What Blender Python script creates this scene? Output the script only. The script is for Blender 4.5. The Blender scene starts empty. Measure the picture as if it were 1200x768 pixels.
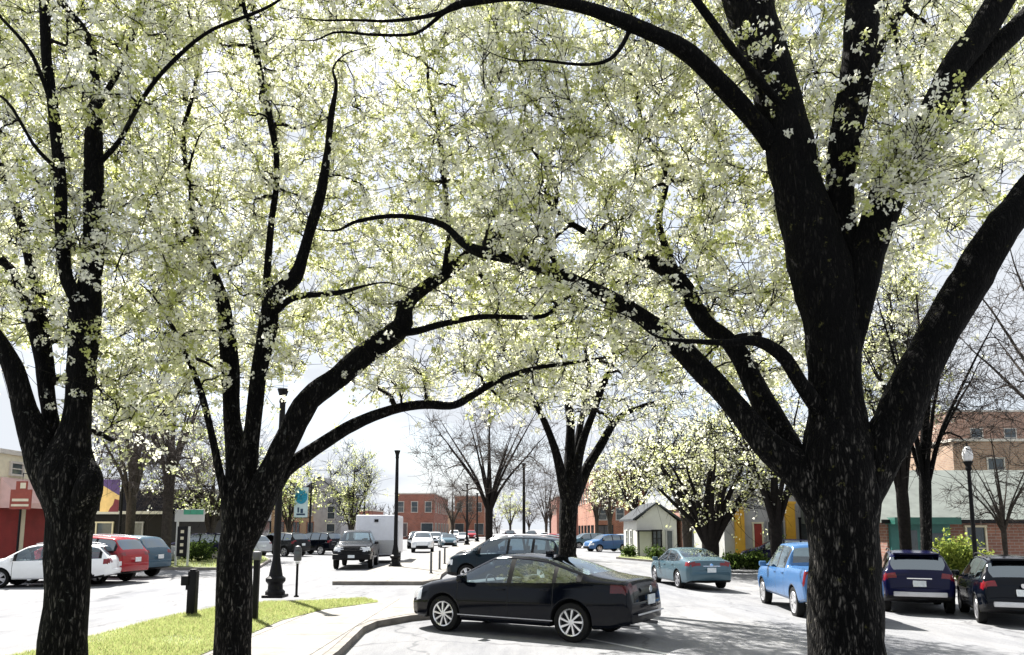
import bpy, bmesh, math, random
import numpy as np
from mathutils import Vector, Matrix, noise

C = bpy.context.scene.collection
SC = bpy.context.scene
rng = np.random.default_rng(11)
random.seed(5)
R = math.radians

# ------------------------------------------------------------------ camera
F = 870.0; PITCH = R(7.3); CAMZ = 2.0
cam = bpy.data.cameras.new('camera'); camo = bpy.data.objects.new('camera', cam); C.objects.link(camo)
camo.location = (0, 0, CAMZ); camo.rotation_euler = (math.pi/2 + PITCH, 0, 0)
cam.sensor_width = 36; cam.lens = 36*F/1200; cam.shift_y = 124/1200
cam.clip_start = 0.1; cam.clip_end = 3000
SC.camera = camo

# ------------------------------------------------------------------ light
SUN_DIR = Vector((-0.42, 0.70, 0.0)).normalized()
EL = R(49)
SUN_DIR = Vector((SUN_DIR.x*math.cos(EL), SUN_DIR.y*math.cos(EL), math.sin(EL)))
w = bpy.data.worlds.new('World'); SC.world = w; w.use_nodes = True
nt = w.node_tree; bg = nt.nodes['Background']; bg.inputs['Strength'].default_value = 0.075
sky = nt.nodes.new('ShaderNodeTexSky'); sky.sky_type = 'NISHITA'; sky.sun_disc = False
sky.sun_elevation = EL; sky.sun_rotation = math.atan2(SUN_DIR.x, SUN_DIR.y)
sky.air_density = 1.0; sky.dust_density = 1.5
tc = nt.nodes.new('ShaderNodeTexCoord'); nz = nt.nodes.new('ShaderNodeTexNoise')
nz.inputs['Scale'].default_value = 3.2; nz.inputs['Detail'].default_value = 6
mp = nt.nodes.new('ShaderNodeMapping'); mp.inputs['Scale'].default_value = (1, 1, 2.6)
nt.links.new(tc.outputs['Generated'], mp.inputs[0]); nt.links.new(mp.outputs[0], nz.inputs['Vector'])
rp = nt.nodes.new('ShaderNodeValToRGB'); rp.color_ramp.elements[0].position = .30; rp.color_ramp.elements[1].position = .52
rp.color_ramp.elements[0].color = (.5, .5, .5, 1)
nt.links.new(nz.outputs[0], rp.inputs[0])
mx = nt.nodes.new('ShaderNodeMixRGB'); mx.inputs[2].default_value = (3.2, 3.36, 3.6, 1)
nt.links.new(rp.outputs[0], mx.inputs[0]); nt.links.new(sky.outputs[0], mx.inputs[1]); nt.links.new(mx.outputs[0], bg.inputs[0])
sl = bpy.data.lights.new('sun', 'SUN'); sl.energy = 5.0; sl.angle = R(0.5); sl.color = (1, .96, .9)
so = bpy.data.objects.new('sun', sl); C.objects.link(so); so.rotation_euler = SUN_DIR.to_track_quat('Z', 'Y').to_euler()
so.location = (0, 0, 40)
SC.view_settings.view_transform = 'Standard'; SC.view_settings.look = 'None'
SC.view_settings.exposure = 1.84; SC.view_settings.gamma = 1
SC.render.engine = 'CYCLES'
SC.cycles.max_bounces = 9; SC.cycles.diffuse_bounces = 7; SC.cycles.glossy_bounces = 3
SC.cycles.transmission_bounces = 4; SC.cycles.transparent_max_bounces = 8
SC.cycles.use_denoising = True

# ------------------------------------------------------------------ placing
cp, sp_ = math.cos(PITCH), math.sin(PITCH)
def ray(u, v):
    xc = (u-600)/F; yc = (508-v)/F
    return Vector((xc, cp - yc*sp_, sp_ + yc*cp))
def at(u, v, Y):
    d = ray(u, v); t = Y/d.y
    return Vector((d.x*t, Y, CAMZ + d.z*t))
def gz(x, y=0):
    return -0.043*min(max(x-2.5, 0), 8)
def ground(u, v):
    d = ray(u, v); z = 0
    for _ in range(12):
        t = (z-CAMZ)/d.z; z = gz(d.x*t)
    return Vector((d.x*t, d.y*t, z))

# ------------------------------------------------------------------ materials
MATS = {}
def new_mat(n):
    m = bpy.data.materials.new(n); m.use_nodes = True; MATS[n] = m
    return m, m.node_tree, m.node_tree.nodes['Principled BSDF']
def node(t, k, **kw):
    n = t.nodes.new(k)
    for a, b in kw.items(): n.inputs[a.replace('_', ' ')].default_value = b
    return n
def pm(name, col, rough=.6, metal=0, var=.25, scale=6, bump=0, coat=0, spec=.5):
    """a principled material with soft, irregular tonal variation"""
    if name in MATS: return MATS[name]
    m, t, p = new_mat(name)
    p.inputs['Roughness'].default_value = rough; p.inputs['Metallic'].default_value = metal
    p.inputs['Coat Weight'].default_value = coat; p.inputs['Coat Roughness'].default_value = .04
    p.inputs['Specular IOR Level'].default_value = spec
    c = node(t, 'ShaderNodeTexCoord'); n = node(t, 'ShaderNodeTexNoise', Scale=scale, Detail=6.0, Roughness=.65)
    t.links.new(c.outputs['Object'], n.inputs['Vector'])
    r = node(t, 'ShaderNodeValToRGB')
    r.color_ramp.elements[0].position = .3; r.color_ramp.elements[1].position = .7
    r.color_ramp.elements[0].color = (*[x*(1-var) for x in col], 1); r.color_ramp.elements[1].color = (*[min(1, x*(1+var)) for x in col], 1)
    t.links.new(n.outputs[0], r.inputs[0]); t.links.new(r.outputs[0], p.inputs['Base Color'])
    if bump:
        b = node(t, 'ShaderNodeBump', Strength=bump, Distance=.02); n2 = node(t, 'ShaderNodeTexNoise', Scale=scale*12, Detail=4.0)
        t.links.new(c.outputs['Object'], n2.inputs['Vector']); t.links.new(n2.outputs[0], b.inputs['Height']); t.links.new(b.outputs[0], p.inputs['Normal'])
    return m
def paint(name, col, rough=.22, metal=.0): return pm(name, col, rough, metal, .06, 2, 0, 0, .2 if max(col) < .06 else .45)

def asphalt():
    m, t, p = new_mat('pale_asphalt'); c = node(t, 'ShaderNodeTexCoord')
    p.inputs['Roughness'].default_value = .9; p.inputs['Specular IOR Level'].default_value = .08
    big = node(t, 'ShaderNodeTexNoise', Scale=.22, Detail=5.0, Roughness=.6); mid = node(t, 'ShaderNodeTexNoise', Scale=1.6, Detail=7.0, Roughness=.7); fine = node(t, 'ShaderNodeTexNoise', Scale=45.0, Detail=3.0)
    mpn = node(t, 'ShaderNodeMapping', Scale=(1.0, .22, 1.0)); t.links.new(c.outputs['Object'], mpn.inputs[0])
    t.links.new(mpn.outputs[0], big.inputs['Vector']); t.links.new(mpn.outputs[0], mid.inputs['Vector']); t.links.new(c.outputs['Object'], fine.inputs['Vector'])
    r1 = node(t, 'ShaderNodeValToRGB'); e = r1.color_ramp.elements
    e[0].position = .35; e[0].color = (.21, .215, .227, 1); e[1].position = .62; e[1].color = (.255, .255, .256, 1)
    t.links.new(big.outputs[0], r1.inputs[0])
    r2 = node(t, 'ShaderNodeValToRGB'); e = r2.color_ramp.elements
    e[0].position = .3; e[0].color = (.62, .63, .66, 1); e[1].position = .6; e[1].color = (1, 1, 1, 1)
    t.links.new(mid.outputs[0], r2.inputs[0])
    r3 = node(t, 'ShaderNodeValToRGB'); e = r3.color_ramp.elements
    e[0].position = .35; e[0].color = (.72, .72, .72, 1); e[1].position = .6; e[1].color = (1, 1, 1, 1)
    t.links.new(fine.outputs[0], r3.inputs[0])
    vo = t.nodes.new('ShaderNodeTexVoronoi'); vo.feature = 'DISTANCE_TO_EDGE'; vo.inputs['Scale'].default_value = .28
    nw = node(t, 'ShaderNodeTexNoise', Scale=1.2, Detail=5.0); mw = t.nodes.new('ShaderNodeVectorMath'); mw.operation = 'MULTIPLY_ADD'
    t.links.new(c.outputs['Object'], nw.inputs['Vector']); t.links.new(nw.outputs['Color'], mw.inputs[0]); mw.inputs[1].default_value = (1.2, 1.2, 0); t.links.new(c.outputs['Object'], mw.inputs[2])
    t.links.new(mw.outputs[0], vo.inputs['Vector'])
    r4 = node(t, 'ShaderNodeValToRGB'); e = r4.color_ramp.elements
    e[0].position = .002; e[0].color = (.6, .6, .61, 1); e[1].position = .009; e[1].color = (1, 1, 1, 1)
    t.links.new(vo.outputs[0], r4.inputs[0])
    out = r1.outputs[0]
    for r in (r2, r3, r4):
        mm = t.nodes.new('ShaderNodeMixRGB'); mm.blend_type = 'MULTIPLY'; mm.inputs[0].default_value = .9
        t.links.new(out, mm.inputs[1]); t.links.new(r.outputs[0], mm.inputs[2]); out = mm.outputs[0]
    t.links.new(out, p.inputs['Base Color'])
    b = node(t, 'ShaderNodeBump', Strength=.4, Distance=.01); t.links.new(fine.outputs[0], b.inputs['Height']); t.links.new(b.outputs[0], p.inputs['Normal'])
    return m
def concrete():
    m, t, p = new_mat('sidewalk_concrete'); c = node(t, 'ShaderNodeTexCoord'); p.inputs['Roughness'].default_value = .9; p.inputs['Specular IOR Level'].default_value = .08
    br = t.nodes.new('ShaderNodeTexBrick'); br.offset = 0
    br.inputs['Scale'].default_value = 1; br.inputs['Brick Width'].default_value = 1.5; br.inputs['Row Height'].default_value = 1.5
    br.inputs['Mortar Size'].default_value = .012; br.inputs['Color1'].default_value = (.31, .298, .275, 1); br.inputs['Color2'].default_value = (.28, .268, .25, 1); br.inputs['Mortar'].default_value = (.08, .077, .073, 1)
    t.links.new(c.outputs['Object'], br.inputs['Vector'])
    n = node(t, 'ShaderNodeTexNoise', Scale=2.3, Detail=8.0, Roughness=.75); t.links.new(c.outputs['Object'], n.inputs['Vector'])
    r = node(t, 'ShaderNodeValToRGB'); e = r.color_ramp.elements; e[0].position = .35; e[0].color = (.62, .61, .6, 1); e[1].position = .65; e[1].color = (1, 1, 1, 1)
    t.links.new(n.outputs[0], r.inputs[0])
    mm = t.nodes.new('ShaderNodeMixRGB'); mm.blend_type = 'MULTIPLY'; mm.inputs[0].default_value = 1
    t.links.new(br.outputs[0], mm.inputs[1]); t.links.new(r.outputs[0], mm.inputs[2]); t.links.new(mm.outputs[0], p.inputs['Base Color'])
    return m
def brick(name, c1, c2, mortar, scale=1.0):
    m, t, p = new_mat(name); c = node(t, 'ShaderNodeTexCoord'); p.inputs['Roughness'].default_value = .85
    g = t.nodes.new('ShaderNodeNewGeometry'); sx = t.nodes.new('ShaderNodeSeparateXYZ'); cx = t.nodes.new('ShaderNodeCombineXYZ'); ad = t.nodes.new('ShaderNodeMath')
    t.links.new(c.outputs['Object'], sx.inputs[0]); t.links.new(sx.outputs[0], ad.inputs[0]); t.links.new(sx.outputs[1], ad.inputs[1])
    t.links.new(ad.outputs[0], cx.inputs[0]); t.links.new(sx.outputs[2], cx.inputs[1])
    br = t.nodes.new('ShaderNodeTexBrick'); br.inputs['Scale'].default_value = scale
    br.inputs['Brick Width'].default_value = .23; br.inputs['Row Height'].default_value = .075; br.inputs['Mortar Size'].default_value = .008
    br.inputs['Color1'].default_value = (*c1, 1); br.inputs['Color2'].default_value = (*c2, 1); br.inputs['Mortar'].default_value = (*mortar, 1)
    t.links.new(cx.outputs[0], br.inputs['Vector'])
    n = node(t, 'ShaderNodeTexNoise', Scale=.9, Detail=7.0, Roughness=.7); t.links.new(c.outputs['Object'], n.inputs['Vector'])
    r = node(t, 'ShaderNodeValToRGB'); e = r.color_ramp.elements; e[0].position = .3; e[0].color = (.65, .65, .65, 1); e[1].position = .65; e[1].color = (1.0, 1.0, 1.0, 1)
    t.links.new(n.outputs[0], r.inputs[0])
    mm = t.nodes.new('ShaderNodeMixRGB'); mm.blend_type = 'MULTIPLY'; mm.inputs[0].default_value = 1
    t.links.new(br.outputs[0], mm.inputs[1]); t.links.new(r.outputs[0], mm.inputs[2]); t.links.new(mm.outputs[0], p.inputs['Base Color'])
    return m
def bark(name, dark, light, moss=None):
    """furrowed plates: cells stretched along the trunk, pale plate faces, black furrows"""
    m, t, p = new_mat(name); c = node(t, 'ShaderNodeTexCoord'); p.inputs['Roughness'].default_value = .95; p.inputs['Specular IOR Level'].default_value = .15
    mpn = node(t, 'ShaderNodeMapping', Scale=(1, 1, .24)); t.links.new(c.outputs['Object'], mpn.inputs[0])
    nw = node(t, 'ShaderNodeTexNoise', Scale=6.0, Detail=5.0); t.links.new(mpn.outputs[0], nw.inputs['Vector'])
    mw = t.nodes.new('ShaderNodeVectorMath'); mw.operation = 'MULTIPLY_ADD'; mw.inputs[1].default_value = (.13, .13, .13)
    t.links.new(nw.outputs['Color'], mw.inputs[0]); t.links.new(mpn.outputs[0], mw.inputs[2])
    vo = t.nodes.new('ShaderNodeTexVoronoi'); vo.feature = 'DISTANCE_TO_EDGE'; vo.inputs['Scale'].default_value = 36
    t.links.new(mw.outputs[0], vo.inputs['Vector'])
    r = node(t, 'ShaderNodeValToRGB'); e = r.color_ramp.elements; e[0].position = .05; e[0].color = (*dark, 1); e[1].position = .42; e[1].color = (*light, 1)
    t.links.new(vo.outputs[0], r.inputs[0])
    v1 = t.nodes.new('ShaderNodeTexVoronoi'); v1.inputs['Scale'].default_value = 36; t.links.new(mw.outputs[0], v1.inputs['Vector'])
    sc_ = t.nodes.new('ShaderNodeSeparateColor'); t.links.new(v1.outputs['Color'], sc_.inputs[0])
    rc = node(t, 'ShaderNodeValToRGB'); e = rc.color_ramp.elements; e[0].position = .35; e[0].color = (.08, .08, .08, 1); e[1].position = 1; e[1].color = (1.7, 1.65, 1.6, 1); t.links.new(sc_.outputs[0], rc.inputs[0])
    mc = t.nodes.new('ShaderNodeMixRGB'); mc.blend_type = 'MULTIPLY'; mc.inputs[0].default_value = 1; t.links.new(r.outputs[0], mc.inputs[1]); t.links.new(rc.outputs[0], mc.inputs[2]); r = mc
    n = node(t, 'ShaderNodeTexNoise', Scale=16.0, Detail=6.0, Roughness=.8); t.links.new(mpn.outputs[0], n.inputs['Vector'])
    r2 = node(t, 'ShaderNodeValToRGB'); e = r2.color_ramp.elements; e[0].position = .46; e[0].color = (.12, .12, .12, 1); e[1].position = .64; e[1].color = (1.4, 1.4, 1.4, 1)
    t.links.new(n.outputs[0], r2.inputs[0])
    mm = t.nodes.new('ShaderNodeMixRGB'); mm.blend_type = 'MULTIPLY'; mm.inputs[0].default_value = 1
    t.links.new(r.outputs[0], mm.inputs[1]); t.links.new(r2.outputs[0], mm.inputs[2])
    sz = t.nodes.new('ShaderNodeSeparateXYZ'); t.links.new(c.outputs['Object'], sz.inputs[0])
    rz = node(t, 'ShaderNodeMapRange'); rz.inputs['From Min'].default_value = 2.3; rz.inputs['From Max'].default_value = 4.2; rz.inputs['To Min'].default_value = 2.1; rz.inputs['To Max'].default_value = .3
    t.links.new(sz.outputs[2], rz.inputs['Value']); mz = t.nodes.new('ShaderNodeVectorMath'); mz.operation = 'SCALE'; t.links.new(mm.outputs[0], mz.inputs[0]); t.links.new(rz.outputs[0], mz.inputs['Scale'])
    # pale lichen spots
    n3 = node(t, 'ShaderNodeTexNoise', Scale=7.0, Detail=5.0, Roughness=.7); t.links.new(c.outputs['Object'], n3.inputs['Vector'])
    r3 = node(t, 'ShaderNodeValToRGB'); e = r3.color_ramp.elements; e[0].position = .63; e[0].color = (0, 0, 0, 1); e[1].position = .72; e[1].color = (.75, .75, .75, 1)
    t.links.new(n3.outputs[0], r3.inputs[0])
    m3 = t.nodes.new('ShaderNodeMixRGB'); m3.inputs[2].default_value = (*(moss or (.13, .135, .12)), 1)
    t.links.new(r3.outputs[0], m3.inputs[0]); t.links.new(mz.outputs[0], m3.inputs[1]); t.links.new(m3.outputs[0], p.inputs['Base Color'])
    ma = t.nodes.new('ShaderNodeMath'); ma.operation = 'MULTIPLY_ADD'; ma.inputs[1].default_value = .6
    t.links.new(n.outputs[0], ma.inputs[0]); t.links.new(vo.outputs[0], ma.inputs[2])
    b = node(t, 'ShaderNodeBump', Strength=1.0, Distance=.035); t.links.new(ma.outputs[0], b.inputs['Height']); t.links.new(b.outputs[0], p.inputs['Normal'])
    return m
def leafy(name, col, trans, rough=.7):
    m, t, p = new_mat(name); t.nodes.remove(p)
    o = t.nodes['Material Output']; d = t.nodes.new('ShaderNodeBsdfDiffuse'); tr = t.nodes.new('ShaderNodeBsdfTranslucent'); mxs = t.nodes.new('ShaderNodeMixShader')
    d.inputs[0].default_value = (*col, 1); tr.inputs[0].default_value = (*trans, 1); mxs.inputs[0].default_value = .62
    t.links.new(d.outputs[0], mxs.inputs[1]); t.links.new(tr.outputs[0], mxs.inputs[2]); t.links.new(mxs.outputs[0], o.inputs[0])
    return m
def glass(name, tint, refl=.18):
    m, t, p = new_mat(name); t.nodes.remove(p); o = t.nodes['Material Output']
    a = t.nodes.new('ShaderNodeBsdfTransparent'); a.inputs[0].default_value = (*tint, 1)
    g = t.nodes.new('ShaderNodeBsdfGlossy'); g.inputs['Roughness'].default_value = .03; g.inputs[0].default_value = (.85, .95, 1, 1)
    fr = t.nodes.new('ShaderNodeLayerWeight'); fr.inputs[0].default_value = .35
    ad = t.nodes.new('ShaderNodeMath'); ad.operation = 'ADD'; ad.use_clamp = True; ad.inputs[1].default_value = refl
    t.links.new(fr.outputs['Fresnel'], ad.inputs[0])
    mxs = t.nodes.new('ShaderNodeMixShader'); t.links.new(ad.outputs[0], mxs.inputs[0])
    t.links.new(a.outputs[0], mxs.inputs[1]); t.links.new(g.outputs[0], mxs.inputs[2]); t.links.new(mxs.outputs[0], o.inputs[0])
    return m

asph = asphalt(); conc = concrete()
kerbm = pm('kerb_concrete', (.17, .155, .14), .9, 0, .35, 3, .3)
turf = pm('turf', (.14, .165, .05), .95, 0, .45, 1.3, .4)
bladem = [leafy('grass_blade', (.22, .255, .09), (.29, .34, .12)), leafy('dry_grass_blade', (.32, .31, .13), (.36, .35, .16))]
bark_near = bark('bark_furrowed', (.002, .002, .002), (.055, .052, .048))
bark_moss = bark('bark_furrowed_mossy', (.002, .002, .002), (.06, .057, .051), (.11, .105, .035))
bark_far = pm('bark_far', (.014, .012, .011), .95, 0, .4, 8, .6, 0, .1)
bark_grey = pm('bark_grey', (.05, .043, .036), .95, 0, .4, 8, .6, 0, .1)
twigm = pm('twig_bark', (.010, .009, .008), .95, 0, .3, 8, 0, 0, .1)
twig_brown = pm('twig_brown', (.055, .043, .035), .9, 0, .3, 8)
petal = leafy('petal_white', (.90, .90, .83), (.91, .91, .78)); petal2 = leafy('petal_cream', (.85, .86, .62), (.86, .88, .56))
newleaf = leafy('young_leaf', (.46, .49, .18), (.62, .66, .26)); palegreen = leafy('pale_green_bud', (.40, .46, .16), (.48, .55, .2))
blackm = pm('black_iron', (.006, .006, .007), .5, 0, .3, 9, 0, 0, .15)
tyrem = pm('tyre_rubber', (.008, .008, .008), .85, 0, .2, 9, 0, 0, .2)
darkm = pm('dark_trim', (.008, .008, .009), .6, 0, .2, 9, 0, 0, .2)
alloy = pm('bright_alloy', (.75, .75, .76), .28, .85, .08, 3)
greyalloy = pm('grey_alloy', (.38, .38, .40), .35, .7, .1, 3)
chrome = pm('chrome', (.85, .85, .86), .1, 1, .02, 3)
silver_trim = pm('silver_trim', (.55, .55, .56), .35, .3, .08, 3)
redlens = pm('red_lens', (.16, .004, .008), .15, 0, .2, 5, 0, .15)
darkredlens = pm('dark_red_lens', (.06, .003, .005), .15, 0, .2, 5, 0, .1)
clearlens = pm('clear_lens', (.62, .64, .66), .1, .2, .2, 8, 0, 1)
platem = pm('plate_white', (.62, .66, .68), .4, 0, .15, 14)
seatm = pm('seat_fabric', (.03, .03, .033), .9, 0, .2, 8)
carglass = glass('car_glass', (.82, .96, 1.0), .10)
darkglass = glass('privacy_glass', (.10, .13, .15), .20)
bldglass = pm('window_glass', (.05, .065, .075), .08, 0, .3, 2)

# ------------------------------------------------------------------ object helpers
def obj(name, verts, faces, mats, parent=None, smooth=False, midx=None):
    me = bpy.data.meshes.new(name)
    if isinstance(verts, np.ndarray) and isinstance(faces, np.ndarray):
        nv, nf, k = len(verts), len(faces), faces.shape[1]
        me.vertices.add(nv); me.vertices.foreach_set('co', verts.astype(np.float32).ravel())
        me.loops.add(nf*k); me.loops.foreach_set('vertex_index', faces.astype(np.int32).ravel())
        me.polygons.add(nf); me.polygons.foreach_set('loop_start', np.arange(0, nf*k, k, dtype=np.int32))
        me.polygons.foreach_set('loop_total', np.full(nf, k, dtype=np.int32))
        me.update(calc_edges=True)
    else:
        me.from_pydata([tuple(v) for v in verts], [], [tuple(int(i) for i in f) for f in faces]); me.update()
    for m in (mats if isinstance(mats, (list, tuple)) else [mats]): me.materials.append(m)
    if midx is not None: me.polygons.foreach_set('material_index', np.asarray(midx, dtype=np.int32))
    if smooth: me.polygons.foreach_set('use_smooth', np.ones(len(me.polygons), dtype=bool))
    o = bpy.data.objects.new(name, me); C.objects.link(o)
    if parent: o.parent = parent
    return o
def empty(name, loc, rz=0, label=None, cat=None, group=None):
    o = bpy.data.objects.new(name, None); C.objects.link(o); o.location = loc; o.rotation_euler = (0, 0, rz); o.empty_display_size = .2
    tag(o, label, cat, group); return o
def tag(o, label=None, cat=None, group=None, kind=None):
    if label: o['label'] = label
    if cat: o['category'] = cat
    if group: o['group'] = group
    if kind: o['kind'] = kind
    return o
class MB:
    """collects boxes, tubes and lathes; build() links them as ONE mesh object"""
    def __init__(s): s.v = []; s.f = []
    def add(s, v, f):
        o = len(s.v); s.v += [tuple(p) for p in v]; s.f += [tuple(i+o for i in q) for q in f]; return s
    def box(s, c, d, rz=0, ry=0, rx=0, taper=1.0, bev=0):
        x, y, z = d[0]/2, d[1]/2, d[2]/2
        M = Matrix.Translation(c) @ Matrix.Rotation(rz, 4, 'Z') @ Matrix.Rotation(ry, 4, 'Y') @ Matrix.Rotation(rx, 4, 'X')
        if bev:
            bm = bmesh.new(); bmesh.ops.create_cube(bm, size=1); bmesh.ops.scale(bm, vec=d, verts=bm.verts)
            bmesh.ops.bevel(bm, geom=bm.edges[:], offset=bev, segments=2, affect='EDGES', profile=.6)
            bm.verts.index_update()
            s.add([M @ q.co for q in bm.verts], [[q.index for q in f.verts] for f in bm.faces]); bm.free(); return s
        vs = [Vector((i*x*(taper if k > 0 else 1), j*y*(taper if k > 0 else 1), k*z)) for k in (-1, 1) for j in (-1, 1) for i in (-1, 1)]
        return s.add([M @ q for q in vs], [(0, 2, 3, 1), (4, 5, 7, 6), (0, 1, 5, 4), (2, 6, 7, 3), (0, 4, 6, 2), (1, 3, 7, 5)])
    def lathe(s, prof, n=16, c=(0, 0, 0), axis='Z', M=None):
        vs = []; fs = []; k = len(prof)
        for i in range(n):
            a = 2*math.pi*i/n
            for r, z in prof:
                p = Vector((r*math.cos(a), r*math.sin(a), z))
                if axis == 'Y': p = Vector((p.x, p.z, p.y))
                if axis == 'X': p = Vector((p.z, p.x, p.y))
                vs.append((M @ p if M else p) + Vector(c))
        for i in range(n):
            j = (i+1) % n
            for q in range(k-1): fs.append((i*k+q, j*k+q, j*k+q+1, i*k+q+1))
        return s.add(vs, fs)
    def tube(s, pts, rad, n=8):
        pts = np.array([tuple(p) for p in pts], float)[None]; rad = np.broadcast_to(np.asarray(rad, float), pts.shape[1:2])[None]
        v, f = sweep(pts, rad, n); return s.add(v.tolist(), f.tolist())
    def poly(s, pts, fs=None): return s.add(pts, fs or [tuple(range(len(pts)))])
    def build(s, name, mats, parent=None, smooth=False):
        return obj(name, s.v, s.f, mats, parent, smooth)
def shade_auto(o, ang=35):
    me = o.data; me.polygons.foreach_set('use_smooth', np.ones(len(me.polygons), dtype=bool))
    me.set_sharp_from_angle(angle=R(ang)); return o

def sweep(P, Rr, n):
    """P (M,K,3) centre lines, Rr (M,K) radii -> quads of M tubes"""
    M, K, _ = P.shape
    T = np.gradient(P, axis=1); T /= np.linalg.norm(T, axis=2, keepdims=True)+1e-9
    ref = np.zeros_like(T); m0 = T.mean(axis=1); big = np.abs(m0[:, 2]) < .8
    ref[big] = (0, 0, 1); ref[~big] = (1, 0, 0)
    A = np.cross(T, ref); A /= np.linalg.norm(A, axis=2, keepdims=True)+1e-9
    B = np.cross(T, A)
    th = np.arange(n)*2*np.pi/n
    V = P[:, :, None, :] + Rr[:, :, None, None]*(A[:, :, None, :]*np.cos(th)[None, None, :, None] + B[:, :, None, :]*np.sin(th)[None, None, :, None])
    idx = np.arange(M*K*n).reshape(M, K, n); j = np.roll(np.arange(n), -1)
    q = np.stack([idx[:, :-1, :], idx[:, 1:, :], idx[:, 1:, :][:, :, j], idx[:, :-1, :][:, :, j]], axis=-1).reshape(-1, 4)
    return V.reshape(-1, 3), q
def merge(parts):
    vs = []; fs = []; o = 0
    for v, f in parts: vs.append(v); fs.append(f+o); o += len(v)
    return np.concatenate(vs), np.concatenate(fs)

# ------------------------------------------------------------------ ground
def sheet(name, poly, z, mat, height=0, kind='structure', side=None, parent=None):
    """flat (or raised) area that follows the fall of the street; a raised one gets sides"""
    bm = bmesh.new(); vs = [bm.verts.new((p[0], p[1], 0)) for p in poly]; f = bm.faces.new(vs)
    if f.normal.z < 0: f.normal_flip()
    for x in (2.5, 10.5):
        bmesh.ops.bisect_plane(bm, geom=bm.verts[:]+bm.edges[:]+bm.faces[:], plane_co=(x, 0, 0), plane_no=(1, 0, 0))
    bmesh.ops.triangulate(bm, faces=bm.faces[:])
    if height:
        be = [e for e in bm.edges if e.is_boundary]
        r = bmesh.ops.extrude_edge_only(bm, edges=be)
        for q in r['geom']:
            if isinstance(q, bmesh.types.BMVert): q.co.z = -height
        if side:
            for q in bm.faces: q.material_index = 1 if abs(q.normal.z) < .5 else 0
            bm.normal_update()
            for q in bm.faces: q.material_index = 1 if abs(q.normal.z) < .5 else 0
    for q in bm.verts: q.co.z += z + gz(q.co.x)
    me = bpy.data.meshes.new(name); bm.to_mesh(me); bm.free(); me.materials.append(mat)
    if side: me.materials.append(side)
    o = bpy.data.objects.new(name, me); C.objects.link(o)
    if kind: o['kind'] = kind
    if parent: o.parent = parent
    return o
xs = [-900, -60, -20, 2.5, 10.5, 30, 900]; ys = [-60, 0, 20, 60, 200, 1500]
V = [(x, y, gz(x)) for y in ys for x in xs]; n = len(xs)
tag(obj('ground', V, [(j*n+i, j*n+i+1, (j+1)*n+i+1, (j+1)*n+i) for j in range(len(ys)-1) for i in range(n-1)], asph), kind='structure')

def inset(poly, d):
    """shrink a ccw polygon"""
    n = len(poly); out = []
    for i in range(n):
        a, b, c = Vector(poly[i-1]), Vector(poly[i]), Vector(poly[(i+1) % n])
        e1 = (b-a).normalized(); e2 = (c-b).normalized()
        n1 = Vector((-e1.y, e1.x)); n2 = Vector((-e2.y, e2.x)); m = (n1+n2).normalized()
        out.append(tuple(b + m*(d/max(.3, m.dot(n1)))))
    return out
def island(poly, topmat, topname, kerb=.15, h=.13):
    sheet('kerb', poly, h, kerbm, h+.05)
    return sheet(topname, inset(poly, kerb), h+.006, topmat)
isl1 = [(-2.65, 2), (-2.68, 11.8), (-2.85, 14.6), (-2.75, 15.5), (-2.2, 16.5), (-1.2, 17.4), (1.0, 18.0), (2.2, 18.8), (2.4, 20.2), (1.8, 21.3), (0, 21.0), (-2.2, 20.3), (-3.9, 20.5), (-6.3, 19.4), (-7.1, 18.2), (-7.45, 16.6), (-7.5, 13.2), (-7.5, 2)]
island(isl1, conc, 'sidewalk')
g1 = [(-4.55, 2), (-4.62, 12.2), (-4.7, 15.5), (-4.35, 17.6), (-3.4, 19.3), (-3.95, 20.2), (-6.2, 19.15), (-6.92, 18.1), (-7.27, 16.5), (-7.32, 13), (-7.32, 2)]
sheet('lawn', g1, .145, turf)
isl2 = [(-3.2, 26.8), (-2.7, 28.2), (-2.9, 31), (-3.1, 60), (-3.3, 120), (-6.3, 120), (-6.3, 60), (-6.5, 30), (-6.4, 26.9)]
island(isl2, conc, 'sidewalk')
gr_right = [ground(*p).xy for p in [(722, 655), (770, 659.5), (835, 666), (890, 668.5), (1000, 671), (1300, 676), (1300, 646), (1000, 644), (890, 642), (800, 640), (745, 640)]]
gr_right = [tuple(p) for p in gr_right]
island(gr_right, turf, 'grass_verge')
gr_left = [tuple(ground(*p).xy) for p in [(120, 668), (255, 668.5), (305, 666), (318, 658), (300, 648), (195, 645), (60, 645)]]
island(gr_left, turf, 'grass_verge')
# sidewalks before the shop fronts
sheet('sidewalk', [(-23.5, 20), (-20.5, 20), (-20.5, 300), (-23.5, 300)], .12, conc, .17, side=kerbm)
sheet('sidewalk', [(16.2, 29.5), (60, 29.5), (60, 37), (16.2, 37)], .12, conc, .17, side=kerbm)
# faint parking-bay stripes, worn
stripem = pm('worn_paint', (.62, .62, .60), .8, 0, .3, 5)
for i in range(6):
    y0 = 13.4+i*4.6
    a = Vector((3.0, y0-1.9)); b = Vector((-1.6 if i else 1.0, y0+1.1))
    if i in (1,): continue
    d = (b-a).normalized(); nn = Vector((-d.y, d.x))*.05
    sheet('parking_stripe', [tuple(a+nn), tuple(a-nn), tuple(b-nn), tuple(b+nn)], .004, stripem)

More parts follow.
